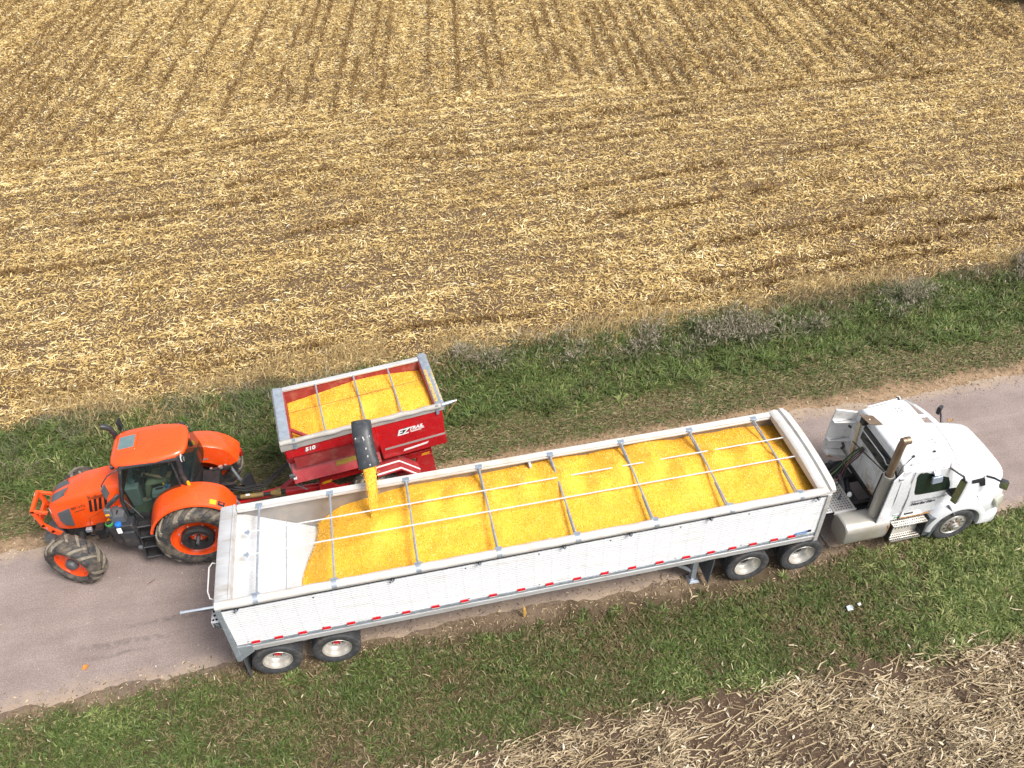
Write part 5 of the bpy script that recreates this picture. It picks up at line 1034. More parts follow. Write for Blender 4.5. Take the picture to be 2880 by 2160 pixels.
mb.tube([(-3.35, 4.3, .85), (-3.2, 4.15, .70), (-3.0, 4.2, .75)], .05, X['dark'], 8); mb.lathe([(.12, -.1), (.14, 0), (.12, .1), (.0001, .1)], (-3.25, 4.22, .85), 'x', X['plastic'], 16, False); mb.tube([(-3.7, 4.2, .8), (-2.9, 4.1, .9)], .03, X['dark'], 8); mb.box(-3.75, -3.62, 4.2, 4.3, .9, 1.0, X['galv']); mb.tube([(rx, 3.8, .875), (rx, 2*TC-3.8, .875)], .14, X['dark'], 14); mb.box(-3.5, -3.3, 4.1, 4.4, .7, 1.05, X['dark']); part('chassis', mb, TT, bevel=.01)
# fuel tank, box, caps, steps (near side) and a plain far tank
mb = MB(); mb.prism([(-3.04, 3.78, 1.42), (-2.48, 3.74, 1.40), (-2.44, 3.74, .95), (-2.52, 3.80, .62), (-2.62, 3.9, .40), (-2.92, 3.9, .42), (-3.06, 3.82, .85)], (0, .5, 0), X['plastic']); mb.hexa([(-2.84, 3.73, .70), (-2.50, 3.72, .66), (-2.50, 3.8, .66), (-2.84, 3.8, .70), (-2.82, 3.71, 1.22), (-2.50, 3.70, 1.20), (-2.50, 3.8, 1.2), (-2.82, 3.8, 1.22)], X['plastic']); mb.box(-2.60, -2.45, 3.68, 3.82, .55, .66, X['greyplastic']); tk = part('fuel_tank', mb, TT, bevel=.05, bseg=3)
mb = MB(); mb.box(-2.92, -2.62, 3.86, 4.22, 1.42, 1.64, X['greyplastic']); mb.box(-2.80, -2.76, 3.95, 4.08, 1.638, 1.645, X['void']); part('battery_box', mb, TT, bevel=.025)
mb = MB(); mb.lathe([(.085, 0), (.085, .05), (.07, .055), (.07, .03), (.0001, .03)], (-2.99, 3.86, 1.44), 'z', X['green'], 20, False); mb.lathe([(.06, .03), (.055, .07), (.0001, .075)], (-2.99, 3.86, 1.44), 'z', X['dark'], 16, False); mb.box(-3.03, -2.95, 3.92, 3.97, 1.46, 1.52, X['yellow']); part('filler_cap', mb, tk, label='green ringed filler cap')
mb = MB(); mb.lathe([(.075, 0), (.072, .06), (.05, .07), (.0001, .072)], (-2.79, 3.80, 1.42), 'z', X['blue_cap'], 20, False); mb.hexa([(-2.84, 3.70, 1.24), (-2.74, 3.70, 1.24), (-2.74, 3.72, 1.24), (-2.84, 3.72, 1.24), (-2.84, 3.725, 1.38), (-2.74, 3.725, 1.38), (-2.74, 3.74, 1.38), (-2.84, 3.74, 1.38)], X['white_r']); part('filler_cap', mb, tk, label='blue filler cap over a white tag')
mb = MB(); mb.box(-3.0, -2.1, 2*TC-4.25, 2*TC-3.80, .5, 1.4, X['plastic']); part('fuel_tank', mb, TT, bevel=.06)
for s_ in (-1, 1):
    mb = MB(); Y = lambda y: TC+s_*(TC-y)
    for k, (z, y) in enumerate(((.34, 3.56), (.62, 3.64), (.90, 3.72), (1.17, 3.82))):
        mb.box(-2.44, -2.10, min(Y(y), Y(y+.20)), max(Y(y), Y(y+.20)), z, z+.025, X['dark']); mb.box(-2.44, -2.10, min(Y(y), Y(y+.015)), max(Y(y), Y(y+.015)), z+.025, z+.04, X['greyplastic']); mb.box(-2.44, -2.10, min(Y(y+.19), Y(y+.21)), max(Y(y+.19), Y(y+.21)), z, z+.28, X['dark'])
    for x in (-2.455, -2.085): mb.hexa([(x-.012, Y(3.56), .33), (x+.012, Y(3.56), .33), (x+.012, Y(3.80), .33), (x-.012, Y(3.80), .33), (x-.012, Y(3.84), 1.25), (x+.012, Y(3.84), 1.25), (x+.012, Y(4.08), 1.25), (x-.012, Y(4.08), 1.25)], X['dark'])
    part('access_step', mb, TT, smooth=0)
# fenders
for s_ in (-1, 1):
    Y = lambda y: TC+s_*(TC-y); secs = []
    for k in range(33):
        a = math.radians(lerp(163, 24, k/32)); c, s = math.cos(a), math.sin(a); fl = sst(.80, 1, k/32); ff = sst(.3, 0, k/32)
        sec = []
        for r, y in ((.985, 3.50), (1.015, 3.485), (1.05, 3.50), (1.09-.04*ff, 3.62), (1.13-.06*ff, 3.80), (1.16-.09*ff, 3.98), (1.16-.09*ff, 4.10), (1.13-.10*ff, 4.15), (.9, 4.165), (.60, 4.17)):
            rr = r-.10*fl*(r > 1.05)*((y-3.5)/.6); xx = rx+rr*c; sec.append((min(xx, -.115+.03*(4.1-y)), Y(y), .95+rr*s))
        secs.append(sec)
    mb = MB(); mb.loft(secs, X['orange']); fe = part('fender', mb, TT, smooth=45)
    mb = MB(); 
    if s_ < 0:
        def on_f(a, y, lift=.006): r = float(np.interp(y, [3.50, 3.62, 3.80], [1.05, 1.09, 1.13]))-.10*float(sst(.80, 1, (163-a)/139))*((y-3.5)/.6)+lift; return (rx+r*math.cos(math.radians(a)), y, .95+r*math.sin(math.radians(a)))
        for a0, a1, mt in ((62, 54, X['yellow']), (52, 43, X['ink'])): mb.hexa([on_f(a0, 3.55, -.01), on_f(a1, 3.55, -.01), on_f(a1, 3.66, -.01), on_f(a0, 3.66, -.01), on_f(a0, 3.55), on_f(a1, 3.55), on_f(a1, 3.66), on_f(a0, 3.66)], mt)
    else: mb.box(-.95, -.80, Y(4.172), Y(4.16), 1.62, 1.66, X['galv'])
    part('decal', mb, fe, smooth=0)
    mb = MB(); mb.hexa([(-.13, Y(3.66), 1.16), (-.088, Y(3.66), 1.16), (-.088, Y(3.80), 1.16), (-.13, Y(3.80), 1.16), (-.14, Y(3.66), 1.33), (-.092, Y(3.66), 1.33), (-.092, Y(3.80), 1.33), (-.14, Y(3.80), 1.33)], X['tail']); part('tail_lamp', mb, fe, bevel=.01)
    # amber beacon on the fender shoulder
    mb = MB(); mb.lathe([(.035, 0), (.04, .05), (.04, .11), (.025, .15), (.0001, .155)], (-1.02, Y(4.06), 2.06), 'z', X['amber'], 16, False); mb.lathe([(.045, -.12), (.045, .0), (.0001, .0)], (-1.02, Y(4.06), 2.06), 'z', X['plastic'], 14, False); part('indicator_lamp', mb, TT)
# cab frame, glass, floor
mb = MB()
FP = {'fb': (-2.60, 4.07, 1.28), 'fm': (-2.57, 4.05, 1.95), 'ft': (-2.30, 4.12, 2.92), 'rt': (-1.05, 4.14, 2.90), 'rm': (-1.06, 4.06, 2.02), 'mb': (-2.10, 4.05, 1.24)}
for s_ in (-1, 1):
    Q = {k: (a, TC+s_*(TC-b), c) for k, (a, b, c) in FP.items()}
    mb.tube([Q['fb'], Q['fm'], Q['ft']], .045, X['plastic'], 8); mb.tube([Q['ft'], Q['rt']], .04, X['plastic'], 8); mb.tube([Q['rt'], (-1.10, Q['rt'][1], 2.4), Q['rm']], .055, X['plastic'], 8)
    mb.tube([(-1.22, Q['rt'][1]-s_*.02, 2.88), (-1.20, Q['rm'][1], 2.15)], .028, X['plastic'], 8)
    mb.tube([Q['fb'], Q['mb'], (-2.04, Q['mb'][1], 1.46), (-1.80, Q['mb'][1], 1.76), (-1.52, Q['mb'][1], 1.98), (-1.2, Q['mb'][1], 2.08), Q['rm']], .032, X['plastic'], 8)
for a, b in (((-2.30, 4.12, 2.92), (-2.30, 5.32, 2.92)), ((-1.05, 4.14, 2.90), (-1.05, 5.30, 2.90)), ((-1.02, 4.06, 2.02), (-.98, 5.38, 2.02)), ((-2.60, 4.07, 1.28), (-2.60, 5.37, 1.28))): mb.tube([a, b], .04, X['plastic'], 8)
mb.box(-2.62, -1.0, 4.10, 2*TC-4.10, 1.16, 1.24, X['plastic']); mb.box(-1.5, -1.0, 4.16, 2*TC-4.16, 1.24, 1.95, X['plastic']); part('cab_frame', mb, TT)
mb = MB(); mb.box(-2.56, -1.5, 4.12, 2*TC-4.12, 1.242, 1.262, X['mat_floor']); 
for k in range(16): mb.box(-2.5+.0*k, -2.12, 4.14+k*.03, 4.155+k*.03, 1.262, 1.272, X['mat_floor'])
part('cab_floor', mb, TT, smooth=0)
for s_ in (-1, 1):
    Y = lambda y: TC+s_*(TC-y); P = [(-2.58, 4.055, 1.30), (-2.555, 4.04, 1.95), (-2.28, 4.11, 2.90), (-1.24, 4.125, 2.88), (-1.22, 4.05, 2.10), (-1.52, 4.045, 1.99), (-1.80, 4.045, 1.77), (-2.04, 4.045, 1.47), (-2.10, 4.045, 1.27)]
    mb = MB(); mb.quad([(a, Y(b-.02), c) for a, b, c in P], X['glass_t']); dg = part('door_glass', mb, TT, smooth=0)
    mb = MB(); mb.tube([(-2.50, Y(4.02), 1.98), (-2.30, Y(4.015), 1.30)], .012, X['greyplastic'], 6); mb.box(-2.5, -2.42, min(Y(3.99), Y(4.03)), max(Y(3.99), Y(4.03)), 1.55, 1.68, X['plastic']); mb.box(-2.30, -2.22, min(Y(4.01), Y(4.03)), max(Y(4.01), Y(4.03)), 1.285, 1.31, X['white_r']); part('door_handle', mb, dg)
    mb = MB(); mb.quad([(-1.16, Y(4.07), 2.08), (-1.08, Y(4.07), 2.06), (-1.07, Y(4.13), 2.86), (-1.19, Y(4.13), 2.86)], X['glass_t']); part('quarter_glass', mb, TT, smooth=0)
mb = MB(); mb.quad([(-2.61, 4.12, 1.98), (-2.61, 5.32, 1.98), (-2.34, 5.28, 2.90), (-2.34, 4.16, 2.90)], X['glass_t']); part('front_glass', mb, TT, smooth=0)
mb = MB(); secs = []
for k in range(9): q_ = k/4-1; y = TC+q_*.58; xo = .16*(1-q_*q_); secs.append([(-.95+xo, y, 2.06), (-.84+xo, y, 2.30), (-.90+xo, y, 2.62), (-1.0+xo, y, 2.88)])
mb.loft(secs, X['glass_t']); part('rear_glass', mb, TT)
# roof with hatch
mb = MB()
def outline(k, z):
    P = [(-2.55, .28), (-2.52, .44), (-2.40, .555), (-2.1, .60), (-1.5, .615), (-1.08, .53), (-.92, .43), (-.86, .2)]
    return [(lerp(-1.68, x, k), TC-y*k, z) for x, y in P]+[(lerp(-1.68, x, k), TC+y*k, z) for x, y in reversed(P)]
mb.loft([outline(.90, 2.86), outline(.99, 2.885), outline(1.0, 2.92), outline(.985, 2.96), outline(.95, 2.99), outline(.86, 3.02), outline(.6, 3.045), outline(.05, 3.055)], X['orange'], ring=True, cap=True)
rf = part('roof', mb, TT, smooth=60)
mb = MB(); mb.hexa([(-2.44, TC-.22, 2.97), (-1.96, TC-.22, 3.05), (-1.96, TC+.36, 3.05), (-2.44, TC+.36, 2.97), (-2.40, TC-.18, 3.045), (-1.98, TC-.18, 3.085), (-1.98, TC+.32, 3.085), (-2.40, TC+.32, 3.045)], X['orange']); h_ = part('roof_hatch', mb, rf, bevel=.012)
mb = MB(); mb.hexa([(-2.37, TC-.13, 3.046), (-2.01, TC-.13, 3.080), (-2.01, TC+.27, 3.080), (-2.37, TC+.27, 3.046), (-2.37, TC-.13, 3.054), (-2.01, TC-.13, 3.088), (-2.01, TC+.27, 3.088), (-2.37, TC+.27, 3.054)], X['glass_h'])
for a, b in ((-2.30, -.1), (-2.30, .15), (-2.08, .02)): mb.lathe([(.012, 0), (.0001, .01)], (a, TC+b, 3.05+(a+2.33)*.13), 'z', X['dark'], 8, False)
part('pane', mb, h_, smooth=0)
mb = MB()
for k in range(6): y = TC-.30+k*.12; mb.tube([(-1.34, y, 3.046), (-1.0, y*.96+TC*.04, 3.018)], .006, X['orange'], 5)
mb.tube([(-1.22, TC-.40, 3.028), (-1.42, TC-.2, 3.045), (-1.46, TC, 3.047), (-1.42, TC+.2, 3.045), (-1.22, TC+.4, 3.028)], .007, X['orange'], 5); mb.tube([(-2.12, TC-.42, 3.022), (-1.9, TC-.38, 3.042), (-1.42, TC-.36, 3.04)], .006, X['orange'], 5); mb.tube([(-2.12, TC+.42, 3.022), (-1.9, TC+.38, 3.042), (-1.42, TC+.36, 3.04)], .006, X['orange'], 5); part('roof_rib', mb, rf)
for yy, xx, zz in ((4.22, -.98, 2.80), (5.22, -.98, 2.80), (4.3, -2.5, 2.84), (5.14, -2.5, 2.84)):
    sg = 1 if xx > -1.5 else -1; mb = MB(); mb.lathe([(.03, -.05*sg), (.065, 0), (.07, .04*sg)], (xx, yy, zz), 'x', X['plastic'], 14, False); mb.disc(.062, (xx+sg*.038, yy, zz), 'x', X['lens'], 14); part('work_lamp', mb, TT)
mb = MB(); mb.lathe([(.10, 0), (.10, .008), (.0001, .009)], (-.985, 4.20, 2.86), 'x', X['white_r'], 20, False); sg_ = part('speed_sign', mb, TT, smooth=0); mb = MB()
letters("35", .11, X['ink'], sg_, (-.968, 4.135, 2.825), (0, 1, 0), (0, 0, 1), 0, ORG[TT], .002)
# exhaust, mirrors, wiper arm
mb = MB(); mb.tube([(-2.56, 5.24, 1.7), (-2.56, 5.24, 2.75)], .07, X['dark'], 12); mb.tube([(-2.56, 5.24, 2.7), (-2.56, 5.24, 3.0), (-2.58, 5.22, 3.16), (-2.66, 5.20, 3.27), (-2.74, 5.19, 3.30)], [.062, .062, .066, .068, .068], X['plastic'], 12); part('exhaust', mb, TT, smooth=50)
mb = MB(); mb.tube([(-2.34, 4.13, 2.90), (-2.58, 4.0, 2.86), (-2.74, 3.9, 2.70), (-2.74, 3.88, 2.5)], .016, X['plastic'], 7); mb.hexa([(-2.76, 3.80, 2.34), (-2.72, 3.98, 2.34), (-2.69, 3.97, 2.34), (-2.73, 3.79, 2.34), (-2.76, 3.80, 2.66), (-2.72, 3.98, 2.66), (-2.69, 3.97, 2.66), (-2.73, 3.79, 2.66)], X['greyplastic']); part('mirror', mb, TT, bevel=.012)
mb = MB(); mb.tube([(-2.34, 5.31, 2.90), (-2.48, 5.55, 2.98)], .016, X['plastic'], 7); mb.hexa([(-2.52, 5.46, 2.82), (-2.48, 5.64, 2.82), (-2.45, 5.63, 2.82), (-2.49, 5.45, 2.82), (-2.52, 5.46, 3.12), (-2.48, 5.64, 3.12), (-2.45, 5.63, 3.12), (-2.49, 5.45, 3.12)], X['plastic']); part('mirror', mb, TT, bevel=.012)
mb = MB(); mb.bar((-2.56, 4.05, 2.16), (-2.86, 3.86, 2.02), .05, .12, X['plastic']); mb.hexa([(-2.95, 3.78, 1.76), (-2.80, 3.78, 1.74), (-2.80, 3.92, 1.74), (-2.95, 3.92, 1.76), (-2.94, 3.80, 1.99), (-2.80, 3.80, 1.96), (-2.80, 3.92, 1.96), (-2.94, 3.92, 1.99)], X['greyplastic']); la = part('lamp_bracket', mb, TT, bevel=.02)
mb = MB(); mb.box(-2.93, -2.84, 3.765, 3.785, 1.82, 1.87, X['amber']); part('indicator_lamp', mb, la, bevel=.008)
# inside the cab
mb = MB(); mb.hexa([(-2.58, 4.45, 1.26), (-2.36, 4.45, 1.26), (-2.36, 5.0, 1.26), (-2.58, 5.0, 1.26), (-2.56, 4.36, 1.98), (-2.28, 4.42, 1.90), (-2.28, 5.02, 1.90), (-2.56, 5.08, 1.98)], X['dash']); mb.hexa([(-2.40, 4.58, 1.8), (-2.24, 4.60, 1.8), (-2.24, 4.84, 1.8), (-2.40, 4.86, 1.8), (-2.36, 4.60, 2.12), (-2.20, 4.62, 2.06), (-2.20, 4.82, 2.06), (-2.36, 4.84, 2.12)], X['plastic']); mb.lathe([(.10, 0), (.11, .02), (.0001, .03)], (-2.42, 4.62, 2.0), 'z', X['glass_h'], 16, False); ds = part('dashboard', mb, TT, bevel=.03)
mb = MB()
mb.lathe([(.185, -.012), (.20, -.018), (.215, 0), (.20, .018), (.185, .012)], (0, 0, 0), 'z', X['plastic'], 32)
for k in range(3): a = k*2.094; mb.bar((0, 0, -.01), (.19*math.cos(a), .19*math.sin(a), 0), .03, .015, X['plastic'])
mb.lathe([(.05, .0), (.0001, .02)], (0, 0, 0), 'z', X['plastic'], 14, False); mb.xf(Matrix.Translation((-2.14, 4.72, 2.16)) @ Matrix.Rotation(math.radians(28), 4, 'Y')); part('steering_wheel', mb, TT)
mb = MB(); mb.hexa([(-1.92, 4.50, 1.62), (-1.42, 4.50, 1.60), (-1.42, 4.96, 1.60), (-1.92, 4.96, 1.62), (-1.90, 4.52, 1.76), (-1.42, 4.52, 1.72), (-1.42, 4.94, 1.72), (-1.90, 4.94, 1.76)], X['plastic']); mb.hexa([(-1.48, 4.51, 1.68), (-1.36, 4.51, 1.68), (-1.36, 4.95, 1.68), (-1.48, 4.95, 1.68), (-1.36, 4.54, 2.45), (-1.24, 4.54, 2.45), (-1.24, 4.92, 2.45), (-1.36, 4.92, 2.45)], X['plastic']); mb.box(-1.8, -1.5, 4.6, 4.86, 1.26, 1.6, X['dark']); part('seat', mb, TT, bevel=.04, bseg=3)
mb = MB(); mb.hexa([(-1.98, 4.20, 1.70), (-1.50, 4.18, 1.74), (-1.50, 4.44, 1.74), (-1.98, 4.42, 1.70), (-1.96, 4.22, 1.84), (-1.50, 4.20, 1.88), (-1.50, 4.42, 1.88), (-1.96, 4.40, 1.84)], X['dash']); mb.box(-1.88, -1.70, 4.30, 4.36, 1.848, 1.872, X['dark']); mb.hexa([(-2.02, 4.14, 1.262), (-1.5, 4.14, 1.262), (-1.5, 4.40, 1.262), (-2.02, 4.40, 1.262), (-1.9, 4.16, 1.68), (-1.5, 4.16, 1.72), (-1.5, 4.42, 1.72), (-1.9, 4.42, 1.68)], X['greyplastic']); mb.lathe([(.03, 0), (.03, .10), (.015, .13), (.0001, .13)], (-1.60, 4.30, 1.88), 'z', X['blue_cap'], 10, False); mb.lathe([(.025, 0), (.025, .09), (.0001, .1)], (-1.68, 4.38, 1.88), 'z', X['yellow'], 10, False); part('console', mb, TT, bevel=.015)
mb = MB(); mb.box(-2.12, -2.09, 4.86, 5.08, 2.10, 2.30, X['plastic']); mb.box(-2.088, -2.084, 4.88, 5.06, 2.12, 2.28, X['blue']); mb.tube([(-2.2, 5.0, 1.9), (-2.12, 4.98, 2.15)], .015, X['plastic'], 6); part('monitor', mb, TT, smooth=0)
# rear hitch
mb = MB()
for s_ in (-1, 1):
    y = TC+s_*.38; mb.bar((-.85, y*.9+TC*.1, .62), (.02, y, .60), .06, .12, X['dark']); mb.bar((-.72, TC+s_*.30, 1.46), (-.30, TC+s_*.42, 1.36), .07, .08, X['dark']); mb.tube([(-.32, TC+s_*.42, 1.36), (-.15, TC+s_*.39, .64)], .035, X['galv'], 8); mb.lathe([(.05, -.03), (.05, .03), (.0001, .03)], (-.52, TC+s_*.33, 1.50), 'z', X['chrome'], 12, False)
mb.hexa([(-.06, 4.92, .55), (.16, 5.0, .55), (.16, 5.10, .55), (-.06, 5.02, .55), (-.10, 4.92, 1.05), (.10, 5.02, 1.10), (.10, 5.12, 1.10), (-.10, 5.02, 1.05)], X['plastic']); mb.box(-.95, -.55, TC-.35, TC+.35, 1.0, 1.45, X['dark']); mb.bar((-.6, TC, 1.2), (-.2, TC, 1.15), .08, .08, X['dark']); mb.bar((-.7, TC, .45), (.3, TC+.0, .43), .10, .05, X['dark']); mb.tube([(-.60, 4.52, 1.22), (-.46, 4.52, 1.24), (-.46, 4.60, 1.24), (-.60, 4.60, 1.22)], .012, X['chrome'], 6); part('hitch', mb, TT)
for s_ in (-1, 1): mb = MB(); mb.lathe([(.04, 0), (.045, .06), (.03, .11), (.0001, .115)], (-.44 if s_ > 0 else -.78, 5.20 if s_ > 0 else 5.16, 1.30), 'z', X['chrome'], 14, False); part('ball_hook', mb, TT)

# ================================================================== DRIVER (sits on the tractor seat)
PR = thing('person', 'seated tractor driver in khaki trousers and dark shirt inside the cab', 'person', (-1.68, 4.73, 1.76))
def skin_mesh(name, J, E_, mt, sub=2, parent=PR):
    me = bpy.data.meshes.new(name); names = list(J); off = ORG[PR]
    me.from_pydata([V(J[k][0])-off for k in names], [(names.index(a), names.index(b)) for a, b in E_], [])
    o = bpy.data.objects.new(name, me); COL.objects.link(o); o.parent = parent; me.materials.append(mt)
    md = o.modifiers.new('skin', 'SKIN'); md.use_smooth_shade = True
    for k, nme in enumerate(names):
        r = J[nme][1]; sv = me.skin_vertices[0].data[k]; sv.radius = r if isinstance(r, tuple) else (r, r); sv.use_root = (k == 0)
    if sub: s2 = o.modifiers.new('sub', 'SUBSURF'); s2.levels = sub; s2.render_levels = sub
    return o
J = {'pelvis': ((-1.60, 4.73, 1.88), (.15, .12)), 'waist': ((-1.54, 4.73, 2.04), (.15, .11)), 'chest': ((-1.52, 4.73, 2.26), (.17, .12)), 'neck': ((-1.54, 4.73, 2.44), .06), 'head0': ((-1.58, 4.73, 2.54), (.075, .085)), 'head1': ((-1.58, 4.73, 2.66), (.08, .095)), 'crown': ((-1.57, 4.73, 2.73), (.06, .07))}
E_ = [('pelvis', 'waist'), ('waist', 'chest'), ('chest', 'neck'), ('neck', 'head0'), ('head0', 'head1'), ('head1', 'crown')]
for s_, t in ((-1, 'l'), (1, 'r')):
    y = 4.73
    J.update({'hip'+t: ((-1.68, y+s_*.10, 1.86), .105), 'knee'+t: ((-2.06, y+s_*.17, 1.89), .075), 'calf'+t: ((-2.13, y+s_*.16, 1.66), .062), 'ankle'+t: ((-2.22, y+s_*.15, 1.36), .045), 'toe'+t: ((-2.40, y+s_*.16, 1.31), .035),
              'sho'+t: ((-1.53, y+s_*.20, 2.36), .075), 'elb'+t: ((-1.66, y+s_*.29, 2.10), .05), 'wri'+t: ((-1.98, y+s_*.18, 2.16), .03), 'palm'+t: ((-2.05, y+s_*.165, 2.19), (.035, .02))})
    E_ += [('pelvis', 'hip'+t), ('hip'+t, 'knee'+t), ('knee'+t, 'calf'+t), ('calf'+t, 'ankle'+t), ('ankle'+t, 'toe'+t), ('chest', 'sho'+t), ('sho'+t, 'elb'+t), ('elb'+t, 'wri'+t), ('wri'+t, 'palm'+t)]
body = skin_mesh('body', J, E_, X['skin'])
grow = lambda r, d: tuple(q_+d for q_ in r) if isinstance(r, tuple) else r+d
def clothes(name, keys, edges, mt, d): return skin_mesh(name, {k: (J[k][0], grow(J[k][1], d)) for k in keys}, edges, mt)
tk_ = ['pelvis']+[a+t for t in 'lr' for a in ('hip', 'knee', 'calf', 'ankle')]
clothes('trousers', tk_, [e for e in E_ if e[0] in tk_ and e[1] in tk_], X['khaki'], .018)
sk_ = ['waist', 'chest']+[a+t for t in 'lr' for a in ('sho', 'elb')]
clothes('shirt', sk_, [e for e in E_ if e[0] in sk_ and e[1] in sk_], X['shirt'], .02)
for s_, t in ((-1, 'l'), (1, 'r')):
    mb = MB(); a = V(J['ankle'+t][0]); mb.hexa([a+V((-.22, -.045, -.095)), a+V((.06, -.04, -.095)), a+V((.06, .04, -.095)), a+V((-.22, .045, -.095)), a+V((-.20, -.035, -.03)), a+V((.05, -.04, .03)), a+V((.05, .04, .03)), a+V((-.20, .035, -.03))], X['boot']); part('shoe', mb, PR, bevel=.02, bseg=3)
    p = V(J['palm'+t][0])
    for k in range(5):
        b0 = p+V((-.03, (k-1.5)*.017, .0)) if k < 4 else p+V((.0, -s_*.03, .0)); ln = (.035, .042, .040, .03, .03)[k]
        mb = MB(); mb.tube([b0, b0+V((-ln, 0, .012)) if k < 4 else b0+V((-.02, -s_*.02, .01)), b0+V((-ln*1.3, 0, -.025)) if k < 4 else b0+V((-.045, -s_*.025, -.005)), b0+V((-ln*.9, 0, -.045)) if k < 4 else b0+V((-.06, -s_*.02, -.015))], [.009, .0085, .0075, .006], X['skin'], 8); part('finger', mb, body)
mb = MB(); h = V((-1.58, 4.73, 2.62))
mb.hexa([h+V((-.125, -.012, -.035)), h+V((-.09, -.02, -.035)), h+V((-.09, .02, -.035)), h+V((-.125, .012, -.035)), h+V((-.10, -.007, .03)), h+V((-.085, -.01, .03)), h+V((-.085, .01, .03)), h+V((-.10, .007, .03))], X['skin']); part('nose', mb, body, bevel=.006)
for s_ in (-1, 1):
    mb = MB(); mb.lathe([(.012, 0), (.009, -.006), (.0001, -.008)], h+V((-.092, s_*.034, .025)), 'x', X['eye'], 10, False); part('eye', mb, body)
    mb = MB(); mb.lathe([(.028, 0), (.03, s_*.012), (.0001, s_*.016)], h+V((.0, s_*.082, .0)), 'y', X['skin'], 10, False); part('ear', mb, body)
mb = MB(); mb.box(h.x-.098, h.x-.08, h.y-.024, h.y+.024, h.z-.068, h.z-.058, X['hose_r']); part('mouth', mb, body, bevel=.004)
mb = MB(); mb.lathe([(.10, -.02), (.112, .03), (.10, .085), (.06, .125), (.0001, .135)], h+V((.012, 0, .0)), 'z', X['hair'], 18, False); part('hair', mb, PR)

# ================================================================== RED GRAIN CART (yawed a little behind the tractor)
GC = thing('grain_cart', 'red grain cart full of corn standing on the grass verge', 'grain cart', (3.1, 5.17, 0), .108)
def cp(n, mb, parent=None, **k): return part(n, mb, parent or GC, local=True, **k)
U0, U1, HV, RZ = -1.93, 1.84, .95, 2.95
mb = MB()       # hopper sides: near face in two bays, sloping bottom
wall = lambda pts_, t, mt: mb.prism(pts_, t, mt)
mb.prism([(U0, -HV, 2.86), (.26, -HV, 2.86), (.26, -HV, 2.44), (U0, -HV, 2.44)], (0, .03, 0), X['red'])
mb.prism([(U0, -HV, 2.44), (.26, -HV, 2.44), (.26, -.74, 2.02), (U0+.04, -.74, 2.02)], (0, .03, .0), X['red'])
mb.prism([(U0+.04, -.745, 2.02), (.2, -.745, 2.02), (.2, -1.02, 1.62), (U0+.02, -1.02, 1.62)], (0, .02, .02), X['red_sky_sheen'])  # ledge wears the red with the sky's reflection coloured in
mb.prism([(U0+.02, -1.02, 1.62), (.2, -1.02, 1.62), (.2, -.62, 1.45), (U0+.02, -.62, 1.45)], (0, .02, .02), X['red'])
mb.prism([(U0, HV, 2.95), (U1, HV, 2.95), (U1, HV, 2.0), (U0, HV, 2.0)], (0, -.03, 0), X['red'])
mb.prism([(U0, HV, 2.0), (U1, HV, 2.0), (1.0, .2, 1.25), (-1.0, .2, 1.25)], (0, -.03, 0), X['red'])
mb.prism([(U0, -HV, 2.95), (U0, HV, 2.95), (U0, HV, 2.0), (U0, .3, 1.5), (U0, -.72, 1.5), (U0, -.74, 2.02), (U0, -HV, 2.44)], (.03, 0, 0), X['red'])
mb.prism([(U1, -HV, 2.95), (U1, HV, 2.95), (U1, HV, 2.0), (U1, .5, 1.7), (U1, -HV, 1.70)], (-.03, 0, 0), X['red'])
mb.prism([(.30, -.62, 1.25), (1.0, -.62, 1.25), (1.0, .3, 1.25), (.30, .3, 1.25)], (0, 0, .03), X['red'])
hp = cp('hopper', mb, bevel=.006, label='red hopper with a sloping recessed bay')
mb = MB()       # right bay: big panel, crease, bottom lip
mb.hexa([(.26, -HV-.012, 1.66), (U1, -HV-.012, 1.70), (U1, -.6, 1.55), (.26, -.6, 1.5), (.18, -HV-.012, 2.86), (U1, -HV-.012, 2.87), (U1, -.9, 2.87), (.18, -.9, 2.86)], X['red'])
mb.prism([(.27, -HV-.014, 1.64), (U1+.02, -HV-.014, 1.68), (U1+.02, -HV-.03, 1.70), (U1+.02, -HV-.03, 2.00), (.30, -HV-.03, 1.945), (.27, -HV-.03, 1.66)], (0, .02, 0), X['red'])
sp_ = cp('side_panel', mb, bevel=.008, label='flat red panel with white lettering')
mb = MB(); mb.hexa([(.34, -HV-.034, 1.945), (U1, -HV-.034, 2.005), (U1, -HV, 2.005), (.34, -HV, 1.945), (.34, -HV-.020, 1.985), (U1, -HV-.020, 2.045), (U1, -HV, 2.045), (.34, -HV, 1.985)], X['alum_in']); cp('seam_channel', mb, sp_, smooth=0)
mb = MB(); mb.hexa([(.76, -HV-.036, 1.765), (1.36, -HV-.036, 1.835), (1.36, -HV-.02, 1.835), (.76, -HV-.02, 1.765), (.80, -HV-.036, 1.83), (1.41, -HV-.036, 1.90), (1.41, -HV-.02, 1.90), (.80, -HV-.02, 1.83)], X['white_r']); cp('reflective_strip', mb, sp_, smooth=0)
mb = MB()       # maker's mark: black parallelogram behind white slanted letters
mb.prism([(.70, -HV-.016, 2.30), (.86, -HV-.016, 2.32), (1.06, -HV-.016, 2.50), (.90, -HV-.016, 2.53), (.76, -HV-.016, 2.48)], (0, .004, 0), X['ink']); lg = cp('emblem', mb, sp_, smooth=0)
letters("EZ", .245, X['white_r'], lg, (.68, -HV-.022, 2.315), (1, 0, .07), (0, 0, 1), .35, (0, 0, 0), .008)
letters("TRAIL", .135, X['white_r'], lg, (.98, -HV-.022, 2.41), (1, 0, .07), (0, 0, 1), .35, (0, 0, 0), .007)
